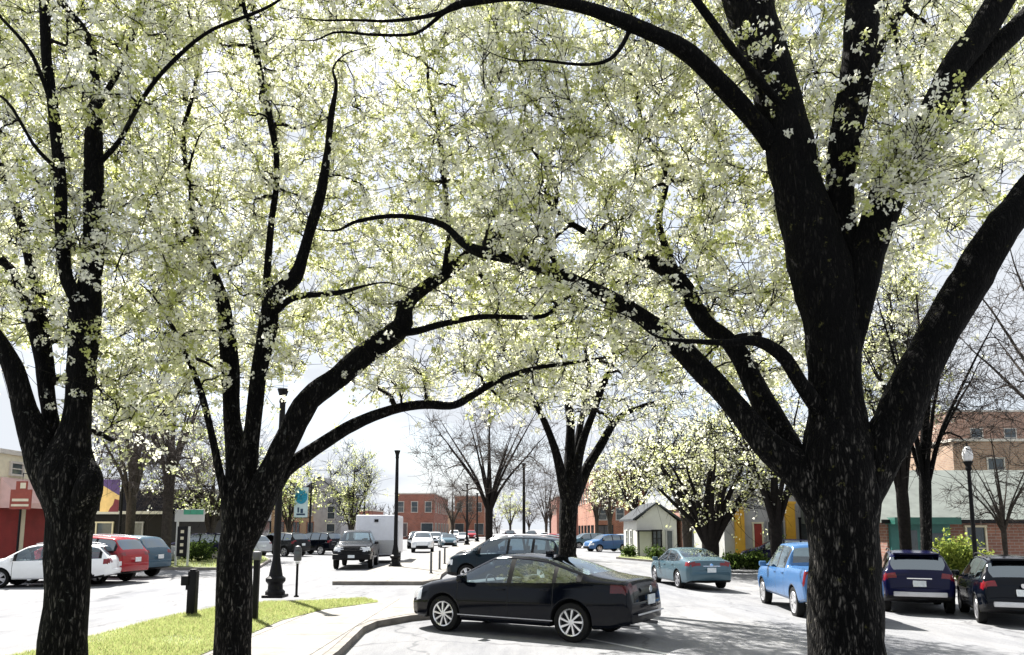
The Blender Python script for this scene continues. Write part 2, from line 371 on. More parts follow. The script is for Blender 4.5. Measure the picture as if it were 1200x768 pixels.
def in_poly(P, poly):
    x, y = P[:, 0], P[:, 1]; r = np.zeros(len(P), bool); j = len(poly)-1
    for i in range(len(poly)):
        xi, yi = poly[i]; xj, yj = poly[j]
        c = ((yi > y) != (yj > y)) & (x < (xj-xi)*(y-yi)/(yj-yi+1e-12)+xi); r ^= c; j = i
    return r
def blades(name, poly, z, nb, h, wd, label):
    p = np.array(poly); lo = p.min(0); hi = p.max(0); q = rng.uniform(lo, hi, (nb*3, 2)); q = q[in_poly(q, poly)][:nb]
    hs = np.array([noise.noise(Vector((a*.9, b*.9, 3.3))) for a, b in q]); keep = (hs > -.3) | (rng.random(len(hs)) < .55); q = q[keep]; hs = hs[keep]
    m = len(q); a = rng.uniform(0, 2*np.pi, m); hh = h*rng.uniform(.5, 1.3, m)*(1+.4*hs); zz = np.array([gz(x) for x in q[:, 0]])+z
    d = np.stack([np.cos(a), np.sin(a)], 1)*wd; lean = rng.normal(0, .4, (m, 2))*hh[:, None]
    V = np.zeros((m, 3, 3)); V[:, 0, :2] = q-d; V[:, 1, :2] = q+d; V[:, 2, :2] = q+lean; V[:, :2, 2] = zz[:, None]; V[:, 2, 2] = zz+hh
    o = obj(name, V.reshape(-1, 3), np.arange(m*3).reshape(-1, 3), bladem, None, False, (rng.random(m) < .28).astype(int))
    tag(o, label, 'grass', None, 'stuff')
blades('grass', [(-4.58, 9)]+[p for p in g1 if p[1] > 5]+[(-7.32, 9)], .146, 70000, .055, .006, 'short bright green grass on the kerbed strip beside the walk')
blades('grass', inset(gr_right, .2), .13, 16000, .10, .02, 'sunlit grass on the verge across the road')
blades('grass', inset(gr_left, .2), .13, 14000, .10, .02, 'sunlit grass on the verge behind the parked cars')

# ------------------------------------------------------------------ trees
def catmull(P, m):
    P = np.asarray(P, float); n = len(P)
    Q = np.vstack([2*P[0]-P[1], P, 2*P[-1]-P[-2]]); s = np.linspace(0, n-1-1e-6, m); i = s.astype(int); t = (s-i)[:, None]
    a, b, c, d = Q[i], Q[i+1], Q[i+2], Q[i+3]
    return .5*((2*b)+(-a+c)*t+(2*a-5*b+4*c-d)*t**2+(-a+3*b-3*c+d)*t**3)
def limb_px(pts, Y0):
    """traced outline (u, v, depth offset, width in px) turned into points and radii of real size"""
    P = []; r = []
    for u, v, dy, wpx in pts:
        p = at(u, v, Y0+dy); P.append(p); r.append(max(.006, wpx*.48*(Y0+dy)/F*p.y/math.hypot(p.x, p.y)))
    if r[-1] < .07:   # the limb goes on as a thinning, kinked leader
        d = (P[-1]-P[-2]).normalized(); L = .22+4*r[-1]
        for k in range(4):
            d = (d+Vector(rng.normal(0, .33, 3))+Vector((0, 0, .10))).normalized(); P.append(P[-1]+d*L); r.append(r[-1]*.62)
    return np.array([tuple(p) for p in P]), np.array(r)
def ell(u, v, Y, ru, rv, rd, n):
    c = at(u, v, Y); k = Y/F
    return np.array(tuple(c)), np.array([ru*k, rd, rv*k]), n
def region(poly, Y0, dens, sd=.55, wave=.7, front=.08, seed=0):
    """points spread through the depth of a crown whose outline is seen as poly"""
    p = np.array(poly, float); lo = p.min(0); hi = p.max(0); st = 1/math.sqrt(dens)
    gx, gy = np.meshgrid(np.arange(lo[0], hi[0], st), np.arange(lo[1], hi[1], st)); q = np.stack([gx.ravel(), gy.ravel()], 1)+rng.uniform(-.5, .5, (gx.size, 2))*st*1.1
    q = q[in_poly(q, poly)]; out = []
    for u, v in q:
        if noise.noise(Vector((u/70, v/70, seed))) < -.34: continue
        Y = Y0+wave*noise.noise(Vector((u/160, v/160, seed+7)))+rng.normal(0, sd)
        if rng.random() < front: Y = Y0-rng.uniform(.9, 1.5)
        out.append(tuple(at(u, v, Y)))
    return ('pts', np.array(out))
def unit(a): return a/(np.linalg.norm(a, axis=-1, keepdims=True)+1e-9)

def make_tree(name, label, group, base, limbs, ells, cat='tree', twigs=9, twig_len=.5, twig_r=.0098, clusters=(.6, 1.0), nfl=17, fsize=.0262, crad=.088,
              colours=(.60, .29, .11), bmat=None, tmat=None, cmats=None, sides=14, maxd=2.6, gap=-.12, gapscale=.55, up=.25, rings=26, ridge=.0, rootflare=True, cs=2.8, keep=.68, seedoff=0, noskip=1):
    root = empty(name, tuple(base), 0, label, cat, group); off = np.array(tuple(base))
    tv = []; nodes = []; nrad = []; ntan = []; nown = []
    for li, (P, r) in enumerate(limbs):
        L = np.linalg.norm(np.diff(P, axis=0), axis=1).sum(); K = int(np.clip(L/.09, 8, rings*3)) if ridge else int(np.clip(L/.3, 6, rings))
        Q = catmull(P, K); rr = catmull(np.stack([r]*3, 1), K)[:, 0].clip(.004)
        if li: # small crooks along the limb
            jit = np.array([[noise.noise(Vector(q*1.3)+Vector((k*17, li*3, 1))) for k in range(3)] for q in Q]); Q = Q + jit*np.clip(rr*1.1, .06, .10)[:, None]*np.linspace(0, 1, K)[:, None]
        ns = sides if rr.max() > .03 else 6
        v, f = sweep(Q[None], rr[None], ns)
        if ridge:
            th = np.tile(np.arange(ns), K); ctr = np.repeat(Q, ns, 0); dv = v-ctr
            s = np.array([noise.fractal(Vector((p[0]*9, p[1]*9, p[2]*2.2)), 1.0, 2.0, 3) for p in v]); lump = np.array([noise.noise(Vector(p*2.2)) for p in v])
            v = ctr + dv*(1+ridge*s+.10*lump)[:, None]
        tv.append((v, f))
        T = np.gradient(Q, axis=0)
        s0 = 0 if li else int(K*.75)
        if li: s0 = int(K*.22)
        nodes.append(Q[s0:]); nrad.append(rr[s0:]); ntan.append(unit(T[s0:])); nown += [-1]*(K-s0)
    v, f = merge(tv); obj('trunk', v-off, f, bmat or bark_far, root, True)
    # targets through the crown's volume; nearest-first, each joined to the skeleton by a curved branch
    tg = []
    for e_ in ells:
        if isinstance(e_[0], str): tg.append(e_[1]); continue
        c, rad, n = e_
        q = rng.normal(size=(n*2, 3)); q = unit(q)*rng.random((n*2, 1))**.42*rad+c
        k = np.array([noise.noise(Vector(p*gapscale)+Vector((seedoff, 0, 0))) for p in q]); q = q[k > gap][:n]; tg.append(q)
    tg = np.concatenate(tg); N0 = np.concatenate(nodes)
    d0 = np.array([np.min(((N0-t)**2).sum(1)) for t in tg]); tg = tg[np.argsort(d0)]
    KB = 7; cap = len(N0)+len(tg)*KB
    N = np.zeros((cap, 3)); N[:len(N0)] = N0; NR = np.zeros(cap); NR[:len(N0)] = np.concatenate(nrad); NT = np.zeros((cap, 3)); NT[:len(N0)] = np.concatenate(ntan)
    NO = np.full(cap, -1); cnt = len(N0); BP = []; par = []; cr = []; s = np.linspace(0, 1, KB)[:, None]
    for t in tg:
        dv = t-N[:cnt]; d = np.sqrt((dv**2).sum(1)); cost = d + .45*np.maximum(0, -dv[:, 2]) - .15*np.minimum(NR[:cnt], .05)*4
        i = int(np.argmin(cost)); L = d[i]
        if L > maxd or L < .12: continue
        p0 = N[i]; dirv = dv[i]/L
        c1 = p0 + (NT[i]*.45+dirv*.35+np.array([0, 0, up*.5]))*L*.5; 
        P = (1-s)**2*p0+2*s*(1-s)*c1+s*s*t
        P[1:] += rng.normal(0, .028*min(L, 1.2), (KB-1, 3))
        b = len(BP); BP.append(P); par.append(NO[i]); cr.append(NR[i])
        N[cnt:cnt+KB-1] = P[1:]; NT[cnt:cnt+KB-1] = unit(np.gradient(P, axis=0))[1:]; NO[cnt:cnt+KB-1] = b; NR[cnt:cnt+KB-1] = .012; cnt += KB-1
    BP = np.array(BP); nb = len(BP); desc = np.ones(nb)
    for b in range(nb-1, -1, -1):
        if par[b] >= 0: desc[par[b]] += desc[b]
    r0 = np.minimum(twig_r*1.45*np.sqrt(desc+.6), np.array(cr)*.8+.004); r0 = np.maximum(r0, twig_r)
    for b in range(nb):
        if par[b] >= 0: r0[b] = min(r0[b], r0[par[b]]*.9)
    r0 = np.maximum(r0, twig_r*.8); BR = r0[:, None]*np.linspace(1, .5, KB)[None]
    bv = [sweep(BP, BR, 5)]
    # twigs
    BT = unit(np.gradient(BP, axis=1)); M = nb*twigs
    bi = np.repeat(np.arange(nb), twigs); ki = rng.integers(1, KB, M); p0 = BP[bi, ki]; tn = BT[bi, ki]
    dr = unit(unit(rng.normal(size=(M, 3)))*.9+tn*.55+np.array([0, 0, up])); ln = twig_len*rng.uniform(.45, 1.25, M)
    KT = 4; st = np.linspace(0, 1, KT); bend = rng.normal(0, .36, (M, 3)); 
    TP = p0[:, None]+ln[:, None, None]*(dr[:, None]*st[None, :, None]+bend[:, None]*(st**2)[None, :, None]) + rng.normal(0, .025, (M, KT, 3))*twig_len*np.array([0, 1, 1, .6])[None, :, None]
    TR = twig_r*.62*np.linspace(1, .55, KT)[None]*rng.uniform(.7, 1.25, (M, 1))
    bv.append(sweep(TP, TR, 3)); v, f = merge(bv); obj('branches', v-off, f, tmat or twigm, root, True)
    if clusters:
        ce = []
        for t in clusters:
            kk = min(KT-1.001, t*(KT-1)); k0 = int(kk); ce.append(TP[:, k0]+(TP[:, k0+1]-TP[:, k0])*(kk-k0))
        ce.append(BP[:, (3, 5, 6), :].reshape(-1, 3)); ce = np.concatenate(ce); 
        dens = np.array([noise.noise(Vector(p*cs)+Vector((5+seedoff, 3, 0))) for p in ce]); ce = ce[rng.random(len(ce)) < (keep+1.3*dens)]
        nc = len(ce); kind = rng.random(nc); tone = np.array([noise.noise(Vector(p*.8)+Vector((0, seedoff, 9))) for p in ce])
        ck = np.where(kind+tone*.22 < colours[0], 0, np.where(kind+tone*.22 < colours[0]+colours[1], 1, 2))
        m = nc*nfl; cc = np.repeat(ce, nfl, 0); ckk = np.repeat(ck, nfl)
        offv = unit(rng.normal(size=(m, 3)))*crad*rng.random((m, 1))**.5*np.repeat(rng.uniform(.6, 1.35, nc), nfl)[:, None]
        pc = cc+offv; nrm = unit(offv/crad+rng.normal(0, .7, (m, 3))+np.array([0, 0, .2]))
        a = unit(np.cross(nrm, rng.normal(size=(m, 3)))); b2 = np.cross(nrm, a); sz = fsize*rng.uniform(.6, 1.3, (m, 1))
        ang = rng.uniform(.75, 1.2, (m, 4)); Vq = np.zeros((m, 4, 3))
        for k, (x, y) in enumerate(((1, 0), (0, 1), (-1, 0), (0, -1))):
            Vq[:, k] = pc+(a*x+b2*y*.85)*sz*ang[:, k:k+1] + nrm*sz*.35*(1 if k % 2 else -.2)
        sw = rng.random(m); ckk = np.where((ckk == 0) & (sw < .12), 1, np.where((ckk == 1) & (sw < .25), 2, ckk))
        obj('crown', Vq.reshape(-1, 3)-off, np.arange(m*4).reshape(-1, 4), cmats or [petal, petal2, newleaf], root, False, ckk)
        print(name, 'branches', nb, 'flowers', m)
    else: print(name, 'branches', nb, 'twigs', M)
    return root

PEAR = 'flowering pear trees lining the street'
# --- big right trunk
Y3 = 8.3
t3 = [limb_px(p, Y3) for p in [
    [(994, 850, 0, 150), (993, 815, 0, 112), (992, 768, 0, 97), (990, 700, 0, 92), (989, 640, 0, 90), (986, 580, 0, 94), (982, 530, 0, 92), (980, 476, 0, 70), (976, 411, 0, 72), (968, 340, 0, 76), (955, 289, .05, 78), (934, 215, .1, 65), (921, 156, .15, 66), (900, 78, .2, 62), (877, 0, .25, 66), (850, -90, .3, 52), (815, -200, .2, 38)],
    [(974, 500, .1, 20), (978, 415, .1, 46), (990, 330, .1, 45), (986, 270, .1, 42), (984, 215, .1, 40), (993, 156, .0, 43), (1002, 78, -.1, 45), (1014, 0, -.1, 46), (1030, -110, -.2, 34), (1050, -220, -.2, 22)],
    [(980, 520, .1, 20), (985, 435, .0, 43), (1003, 350, -.05, 48), (1030, 262, -.1, 50), (1049, 212, -.15, 50), (1071, 176, -.2, 54), (1098, 125, -.25, 42), (1129, 60, -.3, 42), (1178, 0, -.4, 42), (1250, -80, -.5, 34)],
    [(1064, 190, -.12, 40), (1110, 117, -.15, 36), (1165, 60, -.2, 36), (1225, -8, -.25, 32)],
    [(988, 680, .1, 20), (1000, 610, .0, 48), (1020, 555, -.05, 58), (1042, 510, -.1, 60), (1060, 470, -.15, 58), (1085, 411, -.2, 54), (1132, 330, -.35, 57), (1185, 255, -.5, 52), (1240, 190, -.6, 46), (1330, 100, -.8, 36)],
    [(990, 660, .1, 20), (962, 590, .0, 48), (935, 552, .1, 50), (901, 524, .2, 38), (850, 462, .5, 30), (800, 411, .8, 28), (763, 379, 1.0, 22), (707, 345, 1.3, 20), (678, 331, 1.4, 18), (642, 316, 1.5, 17), (594, 302, 1.7, 15), (561, 294, 1.8, 14), (539, 282, 1.9, 10), (517, 264, 2.0, 8), (473, 256, 2.1, 6), (420, 260, 2.2, 5), (398, 269, 2.3, 3)],
    [(988, 650, .1, 20), (957, 585, .1, 43), (930, 545, .3, 42), (905, 492, .5, 37), (879, 440, .7, 27), (855, 402, .9, 24), (824, 375, 1.1, 22), (797, 331, 1.3, 22), (763, 306, 1.5, 18), (723, 294, 1.7, 12), (680, 270, 1.9, 8), (640, 235, 2.1, 5)],
    [(960, 480, -.1, 24), (941, 452, -.2, 20), (917, 417, -.3, 18), (885, 399, -.4, 14), (850, 402, -.45, 9), (800, 400, -.5, 5)],
    [(905, 168, .1, 30), (880, 137, .0, 26), (839, 94, -.1, 25), (800, 59, -.2, 23), (752, 35, -.25, 20), (697, 12, -.3, 17), (650, 2, -.35, 13), (612, -3, -.4, 10), (576, 0, -.4, 9), (540, 6, -.4, 10), (513, 18, -.4, 6), (455, 25, -.4, 4), (398, 27, -.4, 3)],
    [(540, 6, -.4, 9), (520, 14, -.35, 7), (505, 27, -.3, 5), (482, 41, -.3, 4), (440, 42, -.3, 4), (395, 37, -.3, 3)],
    [(740, 30, -.2, 7), (728, 55, -.3, 6), (710, 72, -.35, 5), (680, 77, -.4, 4), (630, 70, -.4, 3)],
    [(912, 120, -.2, 10), (860, 60, -.8, 12), (800, -20, -1.2, 10), (740, -90, -1.4, 7)],
    [(1010, 120, .3, 12), (1035, 50, .8, 12), (1075, -20, 1.2, 10)],
    [(795, 325, 1.3, 10), (772, 262, 1.6, 9), (781, 205, 1.8, 7), (752, 150, 1.8, 6), (748, 95, 1.8, 4)],
    [(655, 318, 1.5, 8), (640, 275, 1.7, 7), (652, 225, 1.9, 6), (628, 180, 2.0, 5), (600, 150, 2, 3)],
]]
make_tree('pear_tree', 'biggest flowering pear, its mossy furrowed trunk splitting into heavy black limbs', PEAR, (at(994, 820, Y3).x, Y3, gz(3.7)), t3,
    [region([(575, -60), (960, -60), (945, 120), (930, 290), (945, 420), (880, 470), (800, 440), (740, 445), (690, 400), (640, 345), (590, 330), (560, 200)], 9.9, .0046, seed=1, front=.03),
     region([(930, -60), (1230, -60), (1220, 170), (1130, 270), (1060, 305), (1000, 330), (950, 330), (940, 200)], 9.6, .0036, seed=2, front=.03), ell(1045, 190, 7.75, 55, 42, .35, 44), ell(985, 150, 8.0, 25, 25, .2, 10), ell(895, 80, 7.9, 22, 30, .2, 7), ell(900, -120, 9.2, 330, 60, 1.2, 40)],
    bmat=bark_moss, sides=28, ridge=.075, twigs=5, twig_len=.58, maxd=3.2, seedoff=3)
# --- left-middle tree
Y2 = 10.8
t2 = [limb_px(p, Y2) for p in [
    [(272, 830, 0, 80), (272, 800, 0, 58), (273, 768, 0, 47), (274, 720, 0, 44), (275, 660, 0, 43), (279, 620, 0, 44), (280, 585, 0, 42), (280, 550, .05, 34), (272, 492, .1, 22), (269, 420, .15, 24), (262, 360, .2, 18), (246, 310, .3, 14), (227, 265, .4, 10), (224, 225, .4, 7)],
    [(279, 650, .05, 17), (284, 608, .0, 30), (288, 560, -.05, 28), (296, 492, -.1, 20), (306, 420, -.15, 22), (314, 383, -.15, 25), (320, 350, -.2, 20), (343, 328, -.25, 20), (354, 300, -.3, 15), (364, 265, -.35, 14), (376, 228, -.4, 14), (384, 180, -.4, 9), (387, 137, -.5, 8), (392, 100, -.5, 5)],
    [(312, 375, -.1, 14), (312, 335, .1, 10), (318, 260, .3, 9), (325, 200, .3, 8), (317, 140, .3, 9), (300, 60, .2, 8), (286, 5, .2, 6), (280, -80, .2, 4)],
    [(318, 370, -.2, 10), (331, 357, -.3, 9), (351, 347, -.5, 8), (398, 343, -.7, 6), (430, 335, -.8, 3)],
    [(278, 668, .1, 17), (288, 628, 0, 34), (305, 585, -.05, 40), (321, 548, -.1, 32), (343, 500, -.1, 32), (364, 466, -.1, 30), (400, 440, 0, 30), (432, 411, .1, 28), (468, 384, .2, 27), (476, 359, .3, 19), (493, 339, .4, 17), (521, 319, .5, 16), (553, 298, .6, 15), (594, 270, .7, 13), (611, 243, .8, 10), (640, 200, .9, 6), (655, 150, 1, 4)],
    [(465, 388, .2, 14), (485, 389, .1, 10), (521, 379, .0, 8), (569, 371, -.1, 7), (634, 371, -.2, 6), (655, 355, -.2, 4), (678, 341, -.2, 3)],
    [(281, 655, .1, 16), (300, 608, .1, 28), (325, 562, .15, 25), (343, 544, .2, 20), (398, 508, .3, 16), (448, 484, .4, 13), (497, 474, .5, 12), (530, 474, .45, 10), (552, 464, .4, 9), (585, 446, .2, 7), (615, 436, .1, 6), (650, 428, .1, 5), (703, 421, .1, 3)],
    [(274, 635, .0, 14), (268, 600, -.1, 14), (258, 557, -.2, 11), (242, 484, -.3, 9), (230, 444, -.35, 8), (208, 395, -.4, 6), (192, 365, -.45, 4)],
    [(228, 270, .4, 8), (205, 285, .2, 9), (180, 262, .1, 8), (172, 235, .0, 6), (150, 220, 0, 4)],
    [(521, 318, .5, 8), (526, 270, .6, 7), (521, 215, .7, 7), (515, 160, .7, 6), (504, 110, .7, 5), (500, 70, .7, 3)],
    [(224, 230, .4, 6), (215, 160, .5, 6), (230, 90, .6, 5), (220, 10, .6, 3)],
]]
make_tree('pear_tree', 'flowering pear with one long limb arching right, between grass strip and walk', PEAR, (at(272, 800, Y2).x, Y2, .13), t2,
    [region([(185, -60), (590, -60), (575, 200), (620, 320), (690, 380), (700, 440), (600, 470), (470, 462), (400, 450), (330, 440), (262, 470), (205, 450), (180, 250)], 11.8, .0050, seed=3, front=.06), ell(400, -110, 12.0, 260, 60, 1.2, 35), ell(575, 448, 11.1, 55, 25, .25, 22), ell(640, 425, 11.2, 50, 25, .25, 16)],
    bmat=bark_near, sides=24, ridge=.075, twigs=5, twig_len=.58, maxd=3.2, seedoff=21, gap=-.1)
# --- left tree
Y1 = 9.4
t1 = [limb_px(p, Y1) for p in [
    [(74, 850, 0, 95), (74, 810, 0, 70), (74, 768, 0, 62), (78, 700, 0, 58), (79, 640, 0, 58), (82, 590, 0, 68), (78, 550, 0, 74), (88, 503, .02, 40), (94, 450, .05, 36), (98, 411, .08, 38), (100, 371, .1, 44), (105, 330, .1, 30), (110, 289, .1, 30), (110, 210, .12, 28), (110, 160, .15, 24), (112, 110, .2, 15), (104, 45, .25, 11), (70, 0, .3, 9), (30, -60, .4, 6)],
    [(95, 400, .0, 26), (88, 350, -.05, 22), (78, 323, -.1, 19), (73, 270, -.15, 19), (68, 195, -.2, 17), (57, 78, -.3, 15), (49, 0, -.35, 15), (38, -90, -.4, 12), (25, -180, -.4, 8)],
    [(80, 660, .1, 20), (72, 598, .0, 44), (52, 545, -.05, 48), (36, 500, -.1, 38), (17, 440, -.2, 28), (-8, 390, -.3, 26), (-50, 320, -.4, 22), (-90, 230, -.5, 16)],
    [(82, 630, .1, 20), (78, 565, .1, 38), (66, 520, .1, 28), (60, 492, .12, 22), (49, 424, .2, 21), (37, 371, .3, 18), (16, 323, .4, 16), (-5, 300, .5, 14), (-40, 250, .6, 10)],
    [(60, 440, .2, 12), (53, 385, .4, 12), (42, 343, .5, 17), (32, 290, .6, 14), (20, 250, .7, 10), (0, 195, .8, 7)],
    [(118, 190, .1, 8), (140, 165, -.1, 7), (165, 120, -.3, 6), (200, 75, -.4, 6), (250, 35, -.5, 5), (320, 5, -.5, 4)],
    [(60, 120, -.3, 7), (35, 60, -.5, 6), (-10, 10, -.6, 5)],
    [(68, 200, -.2, 7), (40, 170, -.4, 6), (10, 120, -.5, 5), (-20, 100, -.5, 4)],
    [(112, 130, .1, 9), (150, 60, .4, 8), (170, -10, .5, 6), (190, -80, .6, 5)],
    [(94, 530, .1, 14), (107, 556, -.16, 28), (105, 573, -.2, 36), (98, 592, -.12, 36), (88, 625, .0, 30), (82, 660, .1, 17)],
]]
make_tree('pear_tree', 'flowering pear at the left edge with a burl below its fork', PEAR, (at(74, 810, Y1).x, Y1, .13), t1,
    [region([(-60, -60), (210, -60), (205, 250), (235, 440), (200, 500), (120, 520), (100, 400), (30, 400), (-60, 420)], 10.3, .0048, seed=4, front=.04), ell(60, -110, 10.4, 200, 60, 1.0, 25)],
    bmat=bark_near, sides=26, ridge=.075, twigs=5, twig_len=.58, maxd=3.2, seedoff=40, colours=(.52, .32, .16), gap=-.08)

# --- middle tree beyond the bay
Y4 = 20
t4 = [limb_px(p, Y4) for p in [
    [(664, 712, 0, 34), (665, 690, 0, 26), (665, 650, 0, 22), (666, 600, 0, 23), (671, 565, 0, 27), (668, 530, .1, 13), (668, 490, .3, 11), (660, 440, .6, 8), (650, 380, 1, 5)],
    [(664, 585, 0, 16), (655, 545, -.3, 12), (643, 505, -.5, 9), (620, 460, -.8, 7), (590, 410, -1, 5)],
    [(674, 580, 0, 16), (690, 545, .2, 13), (706, 518, .3, 11), (722, 494, .4, 8), (742, 481, .4, 6), (770, 470, .4, 3)],
    [(672, 570, 0, 14), (682, 520, -.3, 10), (700, 470, -.6, 8), (720, 420, -.9, 6), (740, 360, -1, 4)],
    [(667, 560, .3, 10), (680, 500, 1, 8), (690, 440, 1.6, 6), (680, 370, 2, 4)],
]]
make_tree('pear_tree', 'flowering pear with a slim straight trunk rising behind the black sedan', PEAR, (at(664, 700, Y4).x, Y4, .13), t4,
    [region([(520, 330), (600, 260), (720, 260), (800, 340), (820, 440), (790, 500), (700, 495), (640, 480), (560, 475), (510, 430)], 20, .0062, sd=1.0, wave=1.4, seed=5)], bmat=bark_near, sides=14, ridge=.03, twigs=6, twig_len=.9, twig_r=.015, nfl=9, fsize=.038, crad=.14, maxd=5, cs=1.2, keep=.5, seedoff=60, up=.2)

def vase(base, h, tr, n, spread, fork=.22, seed=0, lean=0.0):
    """trunk and limbs of a vase-shaped street tree"""
    rs = np.random.default_rng(seed); b = np.array(base, float); L = []
    f = b+np.array([lean*h*.3, 0, h*fork])
    L.append((np.array([b-[0, 0, .15], b+[0, 0, .15], b+(f-b)*.5, f, f+[lean*h*.2, rs.normal(0, .2), h*.28], f+[lean*h*.3+rs.normal(0, .2), rs.normal(0, .3), h*.6]]), np.array([tr*1.5, tr*1.08, tr, tr*1.05, tr*.45, tr*.15])))
    for i in range(n):
        a = 2*math.pi*(i+rs.uniform(-.25, .25))/n; sp = spread*rs.uniform(.7, 1.15); hh = h*rs.uniform(.42, .68); d = np.array([math.cos(a), math.sin(a), 0])
        L.append((np.array([f-[0, 0, h*.05], f+d*sp*.22+[0, 0, hh*.25], f+d*sp*.6+[0, 0, hh*.6], f+d*sp+[0, 0, hh*.95]]), np.array([tr*.5, tr*.36, tr*.2, tr*.04])))
    return L
def street_tree(label, u, vb, Y, vtop, tr, spread_px, n=7, bloom='white', group=PEAR, name='pear_tree', fork=.24, seed=0, dens=1.0, lean=0, crown_low=.32, **kw):
    b = at(u, vb, Y); base = (b.x, Y, gz(b.x)+kw.pop('lift', .1)); h = at(u, vtop, Y).z-base[2]; sp = spread_px*Y/F
    L = vase(base, h, tr*(.8 if bloom is None else 1), n, sp*.8, fork, seed, lean); c = np.array(base)+[lean*h*.5, 0, h*(crown_low+1)/2]
    E = [(c, np.array([sp, sp*.9, h*(1-crown_low)/2]), int(150*dens)), (c+[0, 0, -h*.12], np.array([sp*1.05, sp*.9, h*.2]), int(60*dens))]
    s = max(1, Y/22)
    a = dict(twigs=7, twig_len=.8*min(s, 1.6), twig_r=.013*min(s, 1.9), nfl=5, fsize=.040*min(s, 2.2), crad=.15*min(s, 1.7), maxd=5, cs=1.0, keep=.20, colours=(.36, .50, .14), seedoff=seed*7, bmat=bark_far, up=.3, sides=10)
    if bloom is None: a.update(clusters=None); kw['twig_r'] = kw.get('twig_r', .009*min(s, 1.9))*1.5
    elif bloom == 'green': a.update(cmats=[palegreen, newleaf, petal2], colours=(.45, .3, .25))
    a.update(kw)
    return make_tree(name, label, group, base, L, E, **a)
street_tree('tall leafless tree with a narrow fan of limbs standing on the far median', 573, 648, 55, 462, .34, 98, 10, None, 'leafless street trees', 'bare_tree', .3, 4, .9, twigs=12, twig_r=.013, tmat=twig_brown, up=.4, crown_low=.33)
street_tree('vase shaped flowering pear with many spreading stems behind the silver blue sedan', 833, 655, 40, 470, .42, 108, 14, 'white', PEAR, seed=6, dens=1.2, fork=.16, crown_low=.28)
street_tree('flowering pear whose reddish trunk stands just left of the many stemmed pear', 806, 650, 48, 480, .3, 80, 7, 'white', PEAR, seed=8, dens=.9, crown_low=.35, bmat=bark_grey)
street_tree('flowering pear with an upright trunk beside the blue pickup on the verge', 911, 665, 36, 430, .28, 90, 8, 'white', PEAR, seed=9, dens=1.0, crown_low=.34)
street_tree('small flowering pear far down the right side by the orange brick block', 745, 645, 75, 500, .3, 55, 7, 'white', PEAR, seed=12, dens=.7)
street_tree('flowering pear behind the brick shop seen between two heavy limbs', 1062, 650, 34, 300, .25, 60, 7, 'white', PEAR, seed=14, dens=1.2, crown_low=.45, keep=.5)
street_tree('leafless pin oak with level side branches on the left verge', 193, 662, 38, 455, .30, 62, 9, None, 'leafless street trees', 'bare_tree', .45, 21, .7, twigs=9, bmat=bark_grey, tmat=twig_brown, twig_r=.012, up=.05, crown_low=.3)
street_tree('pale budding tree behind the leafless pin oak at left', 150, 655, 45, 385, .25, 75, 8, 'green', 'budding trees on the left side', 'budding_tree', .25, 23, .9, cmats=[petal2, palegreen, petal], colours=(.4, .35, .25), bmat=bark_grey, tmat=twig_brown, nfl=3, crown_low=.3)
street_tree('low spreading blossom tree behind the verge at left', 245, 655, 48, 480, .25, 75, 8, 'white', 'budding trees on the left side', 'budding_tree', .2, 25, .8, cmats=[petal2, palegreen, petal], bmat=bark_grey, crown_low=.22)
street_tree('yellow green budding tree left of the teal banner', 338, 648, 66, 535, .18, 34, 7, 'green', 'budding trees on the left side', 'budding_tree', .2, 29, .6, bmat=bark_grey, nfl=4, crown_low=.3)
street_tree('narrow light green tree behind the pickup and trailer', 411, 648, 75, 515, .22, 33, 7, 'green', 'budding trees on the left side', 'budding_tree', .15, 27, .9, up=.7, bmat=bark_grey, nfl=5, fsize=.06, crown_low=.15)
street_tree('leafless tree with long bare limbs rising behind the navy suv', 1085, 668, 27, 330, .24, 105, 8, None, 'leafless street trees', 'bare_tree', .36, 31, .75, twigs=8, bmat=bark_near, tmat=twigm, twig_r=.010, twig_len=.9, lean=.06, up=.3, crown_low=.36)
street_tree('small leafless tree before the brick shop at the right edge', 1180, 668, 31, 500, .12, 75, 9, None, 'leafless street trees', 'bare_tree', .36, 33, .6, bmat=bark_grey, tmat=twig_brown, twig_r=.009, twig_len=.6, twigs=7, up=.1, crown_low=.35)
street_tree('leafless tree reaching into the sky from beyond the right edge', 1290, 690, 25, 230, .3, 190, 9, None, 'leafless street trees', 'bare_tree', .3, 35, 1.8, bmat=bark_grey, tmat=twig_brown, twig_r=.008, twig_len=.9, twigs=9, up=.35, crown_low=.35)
# far end of the street
for i, (u, Y, vt, spx, bl, lab) in enumerate([(530, 120, 560, 30, None, 'leafless brown tree before the far red brick block'), (548, 150, 575, 22, None, 'small leafless tree left of the far lamps'), (598, 170, 575, 22, 'green', 'fresh green tree closing the end of the street'), (640, 130, 545, 30, None, 'leafless brown tree right of the tall far lamp'), (700, 110, 540, 26, None, 'leafless tree before the orange brick block'), (715, 95, 520, 38, 'white', 'far pale blossom tree over the blue suv'), (645, 160, 540, 26, None, 'faint leafless tree beyond the slim trunk'), (100, 70, 470, 60, None, 'leafless tree above the dark roofed shop'), (320, 95, 520, 48, 'white', 'blossom tree behind the dark parked suvs'), (620, 190, 585, 18, None, 'tiny leafless tree at the vanishing end of the street')]):
    street_tree(lab, u, 640, Y, vt, .25, spx, 7, bl, 'trees far down the street', 'far_tree', .25, 50+i, .5, bmat=bark_grey, tmat=twig_brown, twigs=8, up=.4, lift=0)
